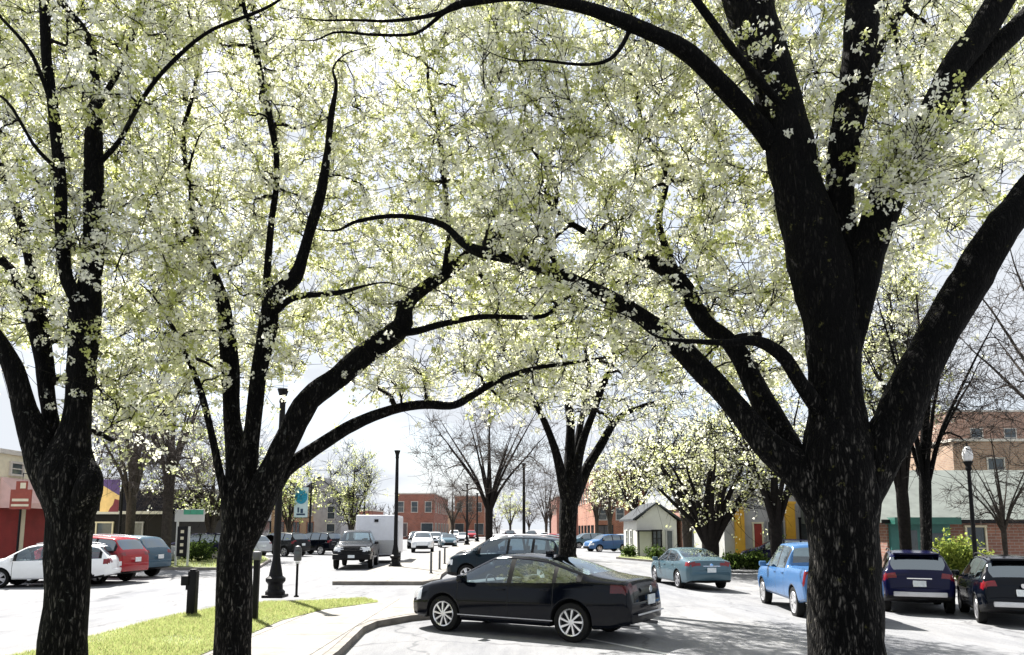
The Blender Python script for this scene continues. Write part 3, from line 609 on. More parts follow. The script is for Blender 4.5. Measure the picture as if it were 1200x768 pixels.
# ------------------------------------------------------------------ vehicles
def interp(keys, x): 
    k = np.array(keys, float); return np.interp(x, k[:, 0], k[:, 1])
def smooth(x): x = np.clip(x, 0, 1); return x*x*(3-2*x)
SEDAN = dict(L=4.70, W=.90, r=.335, wh=(1.05, 3.74), zs=.24, hmax=.5,
    top=[(0, .70), (.03, .90), (.07, 1.035), (.16, 1.07), (.50, 1.10), (.80, 1.15), (1.2, 1.29), (1.6, 1.40), (2.0, 1.445), (2.4, 1.46), (2.75, 1.435), (3.15, 1.24), (3.55, 1.04), (3.75, 1.0), (4.2, .92), (4.48, .82), (4.62, .70), (4.70, .56)],
    belt=[(0, .68), (.05, .90), (.12, .99), (.6, 1.0), (1.5, .965), (3.4, .91), (3.8, .90), (4.3, .80), (4.55, .70), (4.70, .54)],
    plan=[(0, .80), (.05, .87), (.2, .935), (.6, .98), (1.2, 1), (3.6, 1), (4.1, .975), (4.4, .90), (4.58, .78), (4.70, .62)],
    rear=[(0, .36), (.35, .26), (.7, .24)], win=[(.98, 1.36), (1.44, 2.26), (2.36, 3.30)], doors=[(1.40, 2.31), (2.31, 3.42)], ws=(2.72, 3.52), rw=(.82, 1.68), tail=(.34, .83, .965, .48), head=(4.30, .58, .78, .5), plate=.72)
SUV = dict(L=4.60, W=.925, r=.36, wh=(.92, 3.62), zs=.30, hmax=.6,
    top=[(0, .74), (.02, .99), (.06, 1.12), (.14, 1.25), (.34, 1.53), (.42, 1.615), (.52, 1.66), (1.2, 1.715), (2.0, 1.73), (2.5, 1.705), (2.85, 1.64), (3.25, 1.40), (3.55, 1.22), (3.72, 1.17), (4.2, 1.09), (4.44, .98), (4.55, .82), (4.60, .60)],
    belt=[(0, .72), (.02, .97), (.06, 1.08), (.14, 1.16), (1.4, 1.13), (3.3, 1.07), (3.8, 1.05), (4.3, .94), (4.5, .80), (4.60, .58)],
    plan=[(0, .84), (.04, .90), (.15, .955), (.5, .99), (1.0, 1), (3.5, 1), (4.0, .975), (4.3, .91), (4.48, .80), (4.60, .64)],
    rear=[(0, .44), (.3, .36), (.6, .30)], win=[(.36, 1.08), (1.18, 2.02), (2.12, 3.12)], doors=[(1.14, 2.07), (2.07, 3.22)], ws=(2.82, 3.52), rw=(.13, .40), tail=(.26, .92, 1.10, .55), head=(4.22, .72, .90, .5), plate=.86)
WAGON = dict(SUV); WAGON.update(L=4.75, W=.91, r=.345, wh=(1.0, 3.72), zs=.28,
    top=[(0, .66), (.02, .86), (.06, 1.0), (.16, 1.14), (.42, 1.42), (.52, 1.49), (.7, 1.53), (1.4, 1.585), (2.2, 1.60), (2.6, 1.575), (2.95, 1.50), (3.35, 1.27), (3.65, 1.08), (3.85, 1.04), (4.35, .96), (4.58, .86), (4.70, .72), (4.75, .56)],
    belt=[(0, .64), (.02, .84), (.06, .96), (.16, 1.02), (1.4, .99), (3.4, .94), (3.9, .93), (4.4, .82), (4.65, .70), (4.75, .54)],
    plan=[(0, .84), (.04, .90), (.15, .95), (.5, .985), (1.0, 1), (3.6, 1), (4.1, .975), (4.42, .91), (4.62, .80), (4.75, .64)],
    win=[(.45, 1.15), (1.25, 2.1), (2.2, 3.2)], doors=[(1.2, 2.15), (2.15, 3.3)], ws=(2.92, 3.62), rw=(.15, .50), tail=(.28, .84, 1.02, .55), head=(4.36, .66, .84, .5), plate=.80)
PICKUP = dict(L=5.70, W=.98, r=.40, wh=(1.10, 4.62), zs=.42, hmax=.6,
    top=[(0, .82), (.015, 1.0), (.03, 1.27), (.08, 1.30), (1.0, 1.30), (1.82, 1.31), (1.86, 1.33), (1.98, 1.75), (2.06, 1.85), (2.25, 1.90), (2.9, 1.925), (3.4, 1.90), (3.65, 1.83), (4.0, 1.55), (4.25, 1.34), (4.4, 1.30), (5.2, 1.22), (5.5, 1.15), (5.62, 1.02), (5.70, .80)],
    belt=[(0, .80), (.015, .98), (.03, 1.22), (.08, 1.26), (1.82, 1.27), (1.9, 1.22), (4.0, 1.18), (4.4, 1.17), (5.2, 1.08), (5.5, 1.0), (5.62, .90), (5.70, .78)],
    plan=[(0, .93), (.03, .96), (.12, .985), (.5, 1), (4.7, 1), (5.2, .98), (5.45, .93), (5.6, .86), (5.70, .76)],
    rear=[(0, .52), (.25, .48), (.5, .44)], win=[(2.14, 2.82), (2.92, 3.88)], doors=[(1.98, 2.87), (2.87, 3.98)], ws=(3.63, 4.24), rw=(1.88, 2.02), tail=(.12, .88, 1.24, .80), head=(5.34, .92, 1.10, .5), plate=.66)
SEATS = {'s': [(1.55, .62), (2.55, .42)], 'p': [(2.35, .62), (3.15, .42)]}

def wheel_data(r, spokes, alloym, key):
    wd = r*.62
    tw = MB().lathe([(r*.70, -.10), (r*.86, -.115), (r*.97, -.10), (r, -.065), (r, .065), (r*.97, .10), (r*.86, .115), (r*.70, .10), (r*.70, -.10)], 28, axis='Y')
    rm = MB(); rr = r*.72
    rm.lathe([(rr, .095), (rr*.95, .112), (rr*.88, .10), (rr*.88, .02)], 28, axis='Y')
    rm.lathe([(rr*.24, .02), (rr*.24, .096), (rr*.16, .108), (.001, .108)], 16, axis='Y')
    for i in range(spokes):
        a = 2*math.pi*i/spokes
        for da in ((-.20, .20) if spokes <= 5 else (0,)):
            p0 = Vector((math.cos(a+da*1.3)*rr*.18, .0, math.sin(a+da*1.3)*rr*.18)); a1 = a+da*.9+(.22 if spokes > 5 else 0)
            p1 = Vector((math.cos(a1)*rr*.92, .0, math.sin(a1)*rr*.92)); dv = p1-p0; ws = rr*(.085 if spokes <= 5 else .062); nn = Vector((-dv.z, 0, dv.x)).normalized()
            y0, y1 = .106, .098
            rm.add([p0-nn*ws*.8+Vector((0, y0, 0)), p0+nn*ws*.8+Vector((0, y0, 0)), p1+nn*ws*1.3+Vector((0, y1, 0)), p1-nn*ws*1.3+Vector((0, y1, 0)), p0-nn*ws+Vector((0, .05, 0)), p0+nn*ws+Vector((0, .05, 0)), p1+nn*ws*1.4+Vector((0, .05, 0)), p1-nn*ws*1.4+Vector((0, .05, 0))],
                   [(0, 1, 2, 3), (0, 4, 5, 1), (2, 6, 7, 3), (1, 5, 6, 2), (0, 3, 7, 4)])
    dk = MB().lathe([(rr*.9, .03), (.001, .03)], 24, axis='Y')
    return tw, rm, dk

def make_car(name, label, cat, spec, paintm, loc, heading, group=None, detail=2, glassm=None, spokes=5, alloym=None, lower=None, tail=None, scale=1.0, extras=()):
    S = spec; L, W, r = S['L'], S['W'], S['r']
    root = empty(name, loc, heading, label, cat, group); root.scale = (scale,)*3
    # stations
    X = set(np.linspace(.35, L-.35, 44 if detail == 2 else 26)); X |= set(np.linspace(0, .35, 14 if detail == 2 else 8)); X |= set(np.linspace(L-.35, L, 12 if detail == 2 else 7))
    Ra = r+.055
    for xw in S['wh']:
        X |= {xw+Ra*math.cos(t) for t in np.linspace(0, math.pi, 15)}; h = math.sqrt(Ra**2-(r-S['zs'])**2) if r > S['zs'] else Ra; X |= {xw-h, xw+h, xw-h-.006, xw+h+.006}
    marks = [e for p in S['win'] for e in p]+list(S['ws'])+list(S['rw'])+[S['tail'][0], S['head'][0]]
    X |= set(marks); seams = sorted({e for p in S['doors'] for e in p})
    for s_ in seams: X |= {s_-.008, s_+.008}
    prot = set(marks) | {s_+d for s_ in seams for d in (-.008, .008)}
    xs = []
    for x in sorted(X):
        if 0 <= x <= L:
            if xs and x-xs[-1] < .005:
                if x in prot: xs[-1] = x
                continue
            xs.append(x)
    xs[0] = 0; xs[-1] = L; xs = np.array(xs); n = len(xs)
    zt = interp(S['top'], xs); zb = np.minimum(interp(S['belt'], xs), zt-.012); Wx = W*interp(S['plan'], xs)
    zl = np.full(n, S['zs']); zl = np.maximum(zl, interp(S['rear']+[(L, S['rear'][-1][1])], xs)); fr = np.clip((xs-(L-.75))/.75, 0, 1); zl = zl+fr**2*.07
    za = zl.copy()
    for xw in S['wh']:
        d = Ra**2-(xs-xw)**2; za = np.where(d > 0, np.maximum(za, r+np.sqrt(np.maximum(d, 0))), za)
    NS = 11; ts = np.linspace(0, 1, NS); sf = np.interp(ts, [0, .12, .3, .5, .62, .72, .85, .95, 1], [.955, .975, .99, 1.0, 1.0, .985, .968, .955, .935])
    rows = [(0*xs, zl-.02), (Wx*.80, np.maximum(zl-.02, za-.0))]
    for t in ts:
        # height fraction measured from sill so the flanks stay straight over the arches
        z = za+(zb-za)*t; tt = np.clip((z-zl)/np.maximum(zb-zl, .01), 0, 1); rows.append((Wx*np.interp(tt, ts, sf), z))
    h = zt-zb; g = smooth(h/.36); hr = np.clip(h/S['hmax'], 0, 1)
    hy = [.90, .84, .76, .66, .45, .22, 0]; hz = [.30, .52, .70, .84, .95, .99, 1]
    yr = Wx*(.93-.235*hr); gb = Wx*.925; q = np.clip(h/.3, 0, 1)
    gy = [gb, (gb+yr)/2+.012, yr, yr-.055*q, yr*.66, yr*.33, 0*yr]
    gzz = [zb+.015, (zb+.015+zt-.085*q)/2, zt-.085*q, zt-.035*q, zt-.012*q, zt-.003*q, zt]
    for i in range(7): rows.append(((1-g)*Wx*hy[i]+g*gy[i], (1-g)*(zb+h*hz[i])+g*gzz[i]))
    m = len(rows); Y = np.stack([a for a, b in rows], 1); Z = np.stack([b for a, b in rows], 1)
    ring = 2*m-2; P = np.zeros((n, ring, 3)); P[:, :m, 1] = Y; P[:, :m, 2] = Z
    P[:, m:, 1] = -Y[:, m-2:0:-1]; P[:, m:, 2] = Z[:, m-2:0:-1]; P[:, :, 0] = xs[:, None]-L/2
    V = P.reshape(-1, 3); idx = np.arange(n*ring).reshape(n, ring); F_ = []; T = []
    kglass = (NS+2, NS+3)
    def kk(j): return j if j < m-1 else ring-1-j
    for i in range(n-1):
        xm = (xs[i]+xs[i+1])/2; hm = (h[i]+h[i+1])/2
        for j in range(ring):
            k = kk(j); side = 1 if j < m-1 else -1; j2 = (j+1) % ring
            zc = P[i, [j, j2], 2].mean(); yc = abs(P[i, [j, j2], 1].mean()); t = 'body'
            if k <= 1: t = 'underbody'
            elif k in kglass and hm > .13 and any(a < xm < b for a, b in S['win']): t = ('side_window', side, [q_ for q_, (a, b) in enumerate(S['win']) if a < xm < b][0])
            elif k in kglass and hm > .16 and S['win'][0][0]-.1 < xm < S['win'][-1][1]+.12: t = 'pillar'
            elif k >= m-4 and S['ws'][0] < xm < S['ws'][1]: t = 'windscreen'
            elif k >= m-4 and S['rw'][0] < xm < S['rw'][1]: t = 'rear_window'
            elif xm < S['tail'][0] and S['tail'][1] < zc < S['tail'][2] and yc > S['tail'][3]*W: t = ('tail_light', side)
            elif xm > S['head'][0] and S['head'][1] < zc < S['head'][2] and yc > S['head'][3]*W: t = ('headlight', side)
            elif 2 <= k <= NS and any(abs(xm-s_) < .008 for s_ in seams) and zc > S['zs']+.06: t = 'seam'
            elif 2 <= k <= NS+1 and detail == 2 and any(a < xm < b for a, b in S['doors']) and zc > S['zs']+.05: t = ('door', side, [q_ for q_, (a, b) in enumerate(S['doors']) if a < xm < b][0])
            elif lower and zc < lower: t = 'cladding'
            F_.append((idx[i, j], idx[i+1, j], idx[i+1, j2], idx[i, j2])); T.append(t)
    vn = np.zeros_like(V); Fa = np.array(F_); a = V[Fa[:, 2]]-V[Fa[:, 0]]; b = V[Fa[:, 3]]-V[Fa[:, 1]]; fn = np.cross(a, b)
    cen = V[Fa].mean(1); 
    for c in range(4): np.add.at(vn, Fa[:, c], fn)
    # closed, softly bulging ends
    for e, (st, sg) in enumerate(((0, -1), (n-1, 1))):
        NC = 14; tt = np.linspace(0, 1, NC+1); base = len(V); ext = []
        for k in range(m):
            for c in tt:
                y = Y[st, k]*(1-2*c); zz = Z[st, k]; ex = sg*.075*(1-(2*c-1)**2)*math.sin(math.pi*np.clip(k/(m-1), .08, .92)); ext.append((xs[st]-L/2+ex, y, zz))
        V = np.vstack([V, ext]); cn = np.zeros((len(ext), 3)); FF = []
        for k in range(1, m-1):
            for c in range(NC):
                q = (base+k*(NC+1)+c, base+(k+1)*(NC+1)+c, base+(k+1)*(NC+1)+c+1, base+k*(NC+1)+c+1)
                if sg < 0: q = q[::-1]
                q = q[::-1]
                pc = np.mean([ext[i_-base] for i_ in q], 0); t = 'body'
                if e == 0:
                    if S['tail'][1] < pc[2] < S['tail'][2] and abs(pc[1]) > S['tail'][3]*W: t = ('tail_light', 1 if pc[1] > 0 else -1)
                    elif pc[2] < (lower or S['rear'][0][1]+.08): t = 'bumper'
                else:
                    if S['head'][1] < pc[2] < S['head'][2] and abs(pc[1]) > S['head'][3]*W: t = ('headlight', 1 if pc[1] > 0 else -1)
                    elif pc[2] < (lower or .45) or (abs(pc[1]) < .55*W and pc[2] < S['head'][2]): t = 'grille'
                FF.append(q); T.append(t)
        ve = np.array(ext); fa = np.array(FF)-base; nf = np.cross(ve[fa[:, 2]]-ve[fa[:, 0]], ve[fa[:, 3]]-ve[fa[:, 1]])
        for c in range(4): np.add.at(cn, fa[:, c], nf)
        vn = np.vstack([vn, cn]); F_ += FF
    vn = unit(vn); cc = V.mean(0)
    out = ((V-np.array([0, 0, .6]))*vn).sum(1).mean()
    if out < 0: vn = -vn; F_ = [f[::-1] for f in F_]
    groups = {}
    for f, t in zip(F_, T): groups.setdefault(t, []).append(f)
    gm = glassm or carglass; tl = tail or redlens
    mats = {'body': paintm, 'seam': darkm, 'pillar': darkm, 'underbody': darkm, 'cladding': darkm, 'bumper': darkm, 'grille': darkm}
    body = {}; 
    def mk(nm, fs, mt, mi=None, par=root):
        used = sorted({i for f in fs for i in f}); mp_ = {u: i for i, u in enumerate(used)}
        o = obj(nm, V[used], [tuple(mp_[i] for i in f) for f in fs], mt, par, True, mi)
        o.data.normals_split_custom_set_from_vertices([tuple(x) for x in vn[used]]); return o
    bf = []; bi = []
    for t in ('body', 'seam', 'pillar', 'underbody', 'cladding'):
        bf += groups.get(t, []); bi += [0 if t == 'body' else 1]*len(groups.get(t, []))
    mk('body', bf, [paintm, darkm], bi)
    for t, fs in groups.items():
        if t in ('windscreen', 'rear_window'): mk(t, fs, gm)
        elif t == 'bumper': mk('bumper', fs, paintm if not lower else darkm)
        elif t == 'grille': mk('grille', fs, darkm)
        elif isinstance(t, tuple):
            if t[0] == 'side_window': mk('side_window', fs, (gm if t[2] > 0 or len(S['win']) < 3 or glassm is None else gm))
            elif t[0] == 'tail_light': mk('tail_light', fs, tl)
            elif t[0] == 'headlight': mk('headlight', fs, clearlens)
            elif t[0] == 'door':
                d = mk('door', fs, paintm); x0, x1 = S['doors'][t[2]]; xh = x0+.16; zbx = float(interp(S['belt'], xh))-.10
                hb = MB().box((xh-L/2, t[1]*W*.975, zbx), (.19, .035, .032), bev=.01).build('handle', paintm, d); shade_auto(hb)
    # interior seats seen through the glass
    if detail == 2 and glassm is None:
        for xsx, hh in SEATS['p' if S is PICKUP else 's']:
            zseat = S['zs']+.12; zt_ = float(interp(S['belt'], xsx))
            for sy in (-1, 1):
                sb = MB().box((xsx-L/2, sy*.36, (zseat+zt_)/2+.04), (.14, .46, zt_-zseat+.10), ry=-.18, bev=.04).box((xsx-L/2-.07, sy*.36, zt_+.19), (.09, .24, .17), ry=-.1, bev=.03).box((xsx-L/2+.25, sy*.36, zseat+.12), (.5, .46, .16), bev=.04)
                shade_auto(sb.build('seat', seatm, root))
        db = MB().box((S['ws'][1]-L/2-.22, 0, float(interp(S['belt'], S['ws'][1]))-.08), (.4, W*1.6, .22), bev=.06); shade_auto(db.build('dashboard', seatm, root))
        sw = MB().tube([(S['ws'][1]-L/2-.55+.05*math.sin(a), .36+.18*math.cos(a), float(interp(S['belt'], S['ws'][1]))-.02+.17*math.sin(a)) for a in np.linspace(0, 2*math.pi, 17)], .014, 6); sw.build('steering_wheel', seatm, root, True)
    # wheels
    tw, rm, dk = wheel_data(r, spokes, alloym, name)
    tyre0 = rim0 = None
    for xw in S['wh']:
        for sy in (1, -1):
            if tyre0 is None:
                o = tw.build('wheel', tyrem, root, True); shade_auto(o, 40); rim = rm.build('rim', alloym or greyalloy, o); shade_auto(rim, 30); hub = dk.build('hub_backing', darkm, o); tyre0, rim0, hub0 = o, rim, hub
            else:
                o = tyre0.copy(); C.objects.link(o); o.parent = root
                for ch in (rim0, hub0): c = ch.copy(); C.objects.link(c); c.parent = o
            o.location = (xw-L/2, sy*(W*.985-.115), r); o.rotation_euler = (0, random.uniform(0, 1) if sy > 0 else random.uniform(0, 1), 0 if sy > 0 else math.pi)
    # mirrors, plate, small fittings
    xm = S['ws'][1]-.28; zm = float(interp(S['belt'], xm))+.09
    for sy in (1, -1):
        mm = MB().box((xm-L/2, sy*(W+.085), zm), (.13, .21, .15), bev=.045).box((xm-L/2+.02, sy*(W-.02), zm-.06), (.06, .12, .04)); shade_auto(mm.build('wing_mirror', paintm if detail == 2 else darkm, root))
    px = -L/2-.085
    pb = MB().box((px, 0, S['plate']), (.02, .32, .16)); pb.build('licence_plate', platem, root)
    if 'antenna' in extras: shade_auto(MB().box((S['rw'][1]+.22-L/2, 0, float(interp(S['top'], S['rw'][1]+.22))+.035), (.17, .03, .085), taper=.5, bev=.012).build('antenna', paintm, root))
    if 'rails' in extras:
        for sy in (1, -1):
            rl = MB().tube([(x-L/2, sy*W*.66, float(interp(S['top'], x))+(.02 if e in (0, 6) else .045)) for e, x in enumerate(np.linspace(.65, 2.65, 7))], .018, 6); rl.build('roof_rail', darkm if 'darkrails' in extras else silver_trim, root, True)
    if 'spoiler' in extras: shade_auto(MB().box((.40-L/2, 0, float(interp(S['top'], .52))+.0), (.26, W*1.26, .05), bev=.02).build('roof_spoiler', paintm, root))
    if 'skid' in extras: shade_auto(MB().box((-L/2-.045, 0, S['rear'][0][1]+.13), (.09, W*1.42, .13), bev=.03).build('skid_plate', silver_trim, root))
    if 'rocker_glint' in extras:
        for sy in (1, -1): MB().box((2.4-L/2, sy*W*.985, S['zs']+.105), (2.0, .02, .018), bev=.004).build('rocker_glint_strip', greyalloy, root)  # pale strips added to stand for light reflected along the lower doors
    if 'trunk_chrome' in extras: MB().box((-L/2-.082, 0, S['plate']+.14), (.02, .62, .03), bev=.008).build('trim_strip', chrome, root)
    if 'brightline' in extras:
        MB().box((-L/2-.078, 0, .50), (.03, 1.2, .028), bev=.008).build('bumper_strip', silver_trim, root)
    if 'badge' in extras: MB().lathe([(.001, 0), (.055, 0), (.06, .01)], 16, (-L/2-.08, 0, S['plate']+.17), 'X').build('badge', chrome, root)
    if 'exhaust' in extras:
        for sy in (1, -1): MB().tube([(-L/2+.3, sy*.45, .28), (-L/2-.02, sy*.45, .27)], .03, 8).build('exhaust_pipe', greyalloy, root, True)
    if 'bullbar' in extras:
        gb_ = MB().box((L/2+.03, 0, .62), (.16, W*1.86, .26), bev=.05); shade_auto(gb_.build('front_bumper', blackm, root))
        for z in (.80, .92, 1.04): MB().box((L/2+.06, 0, z), (.03, W*1.05, .05)).build('grille_bar', darkm, root)
        MB().box((L/2+.125, 0, .64), (.02, .32, .14)).build('licence_plate', platem, root)
    return root
def wheels_at(p_rear, p_front, spec, near_left=True):
    """place a car from where its two visible wheels stand on the ground"""
    a = ground(*p_rear); b = ground(*p_front); d = (b-a); d.z = 0; d.normalize(); left = Vector((-d.y, d.x, 0))
    wb = (spec['wh'][0]+spec['wh'][1])/2-spec['L']/2
    c = (a+b)/2 - d*wb + (-left if near_left else left)*(spec['W']-.115)
    return (c.x, c.y, gz(c.x)), math.atan2(d.y, d.x), (b-a).length
P_black = paint('black_paint', (.002, .003, .006), .10); P_teal = paint('dark_teal_paint', (.004, .012, .019), .15); P_navy = paint('navy_paint', (.005, .006, .032), .15)
P_white = paint('white_paint', (.78, .79, .80), .25); P_red = paint('red_paint', (.27, .008, .016), .2); P_slate = paint('slate_blue_paint', (.035, .08, .12), .25); P_blue = paint('bright_blue_paint', (.05, .14, .31), .22, .2)
P_silverblue = paint('silver_blue_paint', (.06, .11, .14), .2, .2); P_dark = paint('dark_grey_paint', (.009, .010, .012), .2); P_silver = paint('silver_paint', (.48, .50, .52), .28, .4); P_mid = paint('mid_blue_paint', (.03, .10, .24), .22); P_grey = paint('grey_paint', (.14, .15, .16), .25, .2)

# the black sedan in the angled bay
loc, hd, wb = wheels_at((674, 752.5), (522, 739.5), SEDAN)
print('sedan wb', wb)
make_car('sedan', 'black sedan with bright alloy wheels parked nose in at the kerb', 'car', SEDAN, P_black, loc, hd, None, 2, None, 9, alloy, tail=darkredlens, scale=wb/2.69*.985, extras=('antenna', 'rocker_glint', 'brightline', 'badge', 'exhaust'))
# SUVs in the bay behind
d = math.atan2(.50, -.866)
make_car('suv', 'dark teal suv parked in the bay just behind the black sedan', 'car', SUV, P_teal, (-.05, 27.2, 0), math.pi-.40, None, 2, None, 5, alloy, lower=.42, tail=darkredlens, extras=('rails',))
make_car('suv', 'dark suv half hidden behind the teal suv, only its hood and roof showing', 'car', SUV, P_dark, (-.15, 31.0, 0), math.pi-.42, None, 1, darkglass, 5, greyalloy, lower=.42)
# right carriageway
loc = ground(798, 688)
make_car('sedan', 'silver blue sedan driving away on the right carriageway', 'car', SEDAN, P_silverblue, (6.75, 29.0, gz(6.75)), R(97), None, 2, None, 5, greyalloy, extras=('trunk_chrome', 'badge'))
a = ground(934, 722.5)
hd = R(84); dv = Vector((math.cos(hd), math.sin(hd), 0)); lf = Vector((-dv.y, dv.x, 0)); c = a + dv*(PICKUP['L']/2-PICKUP['wh'][0]) - lf*(PICKUP['W']-.115)
make_car('pickup_truck', 'bright blue pickup driving away, its bed hidden behind the big trunk', 'pickup', PICKUP, P_blue, (c.x, c.y, gz(c.x)), hd, None, 2, None, 5, alloy, scale=.97)
make_car('suv', 'navy suv with a silver bumper strip parked right of the big trunk', 'car', SUV, P_navy, (12.0, 22.7, gz(13)), R(67), None, 2, darkglass, 5, greyalloy, lower=.52, scale=.99, extras=('rails', 'darkrails', 'skid', 'spoiler', 'trunk_chrome'))
make_car('suv', 'black suv with a silver skid plate parked at the right edge', 'car', SUV, P_black, (12.98, 19.95, gz(14)), R(67), None, 2, darkglass, 5, greyalloy, lower=.52, scale=.96, extras=('rails', 'darkrails', 'skid', 'spoiler', 'badge'))
make_car('suv', 'mid blue suv far off crossing beyond the slim trunk', 'car', SUV, P_mid, (9.3, 74, gz(9.3)), R(205), None, 1, darkglass, 5, alloy)
make_car('suv', 'pale blue car parked behind the mid blue suv', 'car', SUV, P_silverblue, (8.5, 86, gz(8.5)), R(200), None, 1, darkglass, 5, greyalloy)
make_car('sedan', 'pale pink car parked beyond the silver blue sedan', 'car', SEDAN, paint('dusty_pink_paint', (.42, .22, .26)), (14.5, 62, gz(14.5)), R(170), None, 1, darkglass)
make_car('suv', 'dark blue suv parked behind the verge near the yellow shop pillars', 'car', SUV, P_navy, (16.0, 45, gz(16)), R(165), None, 1, darkglass)
# left carriageway and parking
loc, hd, wb = wheels_at((95, 688), (-4, 689.5), WAGON)
make_car('wagon', 'white wagon parked half behind the left trunk', 'car', WAGON, P_white, loc, hd, None, 2, None, 5, greyalloy, lower=.42, scale=.93, extras=('rails',))
make_car('suv', 'red suv parked between the white wagon and the slate blue one', 'car', SUV, P_red, (-16.3, 28.4, 0), R(172), None, 2, darkglass, 5, alloy, lower=.42, extras=('rails',))
make_car('suv', 'slate blue suv parked next to the red one', 'car', SUV, P_slate, (-16.75, 31.4, 0), R(168), None, 2, darkglass, 5, greyalloy, lower=.42)
make_car('suv', 'black suv parked across the left road by the banner pole', 'car', SUV, P_dark, (-17.0, 55, 0), R(150), None, 1, darkglass, 5, greyalloy)
make_car('suv', 'dark suv parked just right of the banner pole', 'car', SUV, P_black, (-15.3, 58.5, 0), R(150), None, 1, darkglass, 5, alloy)
make_car('wagon', 'grey wagon parked left of the black suv by the banner pole', 'car', WAGON, P_silver, (-19.2, 53, 0), R(150), None, 1, darkglass, 5, greyalloy)
make_car('sedan', 'dark sedan parked before the black roofed shop', 'car', SEDAN, P_grey, (-20.3, 40, 0), R(178), None, 1, darkglass)
make_car('suv', 'dark blue suv under the trees behind the left verge', 'car', SUV, P_navy, (-19.4, 47, 0), R(175), None, 1, darkglass)
make_car('pickup_truck', 'dark pickup with a heavy black bumper facing the camera, towing the trailer', 'pickup', PICKUP, P_dark, (-8.15, 39.6, 0), R(-84), None, 2, None, 5, greyalloy, extras=('bullbar',))
make_car('suv', 'white suv coming up the left road', 'car', SUV, P_white, (-7.6, 64, 0), R(-85), None, 1, darkglass, 5, greyalloy, lower=.45)
make_car('suv', 'black suv behind the white one coming up the left road', 'car', SUV, P_dark, (-9.6, 76, 0), R(-86), None, 1, darkglass)
make_car('wagon', 'silver wagon on the far left road behind the white suv', 'car', WAGON, P_silver, (-9.2, 90, 0), R(-86), None, 1, darkglass)
make_car('sedan', 'grey sedan parked right of the white suv beside the far walk', 'car', SEDAN, P_silverblue, (-6.9, 80, 0), R(-80), None, 1, darkglass)
make_car('sedan', 'white sedan far down the left road', 'car', SEDAN, P_white, (-7.1, 108, 0), R(-86), None, 1, darkglass)
make_car('suv', 'small dark suv at the far end of the street left of the tall lamp', 'car', SUV, P_dark, (-.4, 120, 0), R(92), None, 1, darkglass)
make_car('suv', 'small dark suv at the far end right of the tall lamp', 'car', SUV, P_grey, (2.9, 118, 0), R(92), None, 1, darkglass)
make_car('sedan', 'small red car far off left of the slim trunk', 'car', SEDAN, P_red, (5.2, 96, gz(5)), R(150), None, 1, darkglass)

for lb, sp_c, pnt, x, y, a in [('dark sedan far behind the silver wagon on the left road', SEDAN, P_dark, -9.6, 104, -86), ('white suv last in the far line on the left road', SUV, P_white, -9.4, 122, -86), ('red suv far off beside the far walk, left of the thin lamps', SUV, P_red, -7.0, 128, -86),
                                ('silver suv parked far off right of the mid blue one', SUV, P_silver, 12.0, 84, 200), ('dark wagon parked before the orange brick block', WAGON, P_dark, 10.6, 100, 100), ('white sedan far up the right carriageway', SEDAN, P_white, 5.4, 126, 92)]:
    make_car('sedan' if sp_c is SEDAN else 'suv' if sp_c is SUV else 'wagon', lb, 'car', sp_c, pnt, (x, y, gz(x)), R(a), None, 1, darkglass)

# white enclosed trailer behind the pickup
tr = empty('trailer', (-8.0, 45.6, 0), R(-86), 'white enclosed box trailer hitched behind the dark pickup', 'trailer')
shade_auto(MB().box((0, 0, 1.62), (4.8, 2.36, 2.3), bev=.09).build('body', pm('trailer_white', (.62, .64, .70), .35, 0, .08, 2), tr))
MB().box((0, 0, .45), (4.7, 2.1, .10)).tube([(2.4, .7, .45), (3.6, 0, .45)], .05).tube([(2.4, -.7, .45), (3.6, 0, .45)], .05).build('frame', darkm, tr)
shade_auto(MB().box((2.425, 0, .95), (.03, 2.28, .75)).build('stone_guard', pm('tread_plate', (.42, .43, .46), .35, .6, .15, 30), tr))
MB().box((2.43, 0, 2.45), (.05, .22, .16)).build('vent', darkm, tr)
MB().box((1.2, 1.192, 1.55), (.75, .03, 1.75)).build('door', pm('trailer_door', (.55, .57, .62), .4, 0, .06, 2), tr)
for x in (-.45, .35):
    for sy in (1, -1): shade_auto(MB().lathe([(.20, -.1), (.30, -.11), (.33, -.06), (.33, .06), (.30, .11), (.20, .1), (.001, .09)], 20, (x, sy*1.08, .33), 'Y').build('wheel', tyrem, tr))

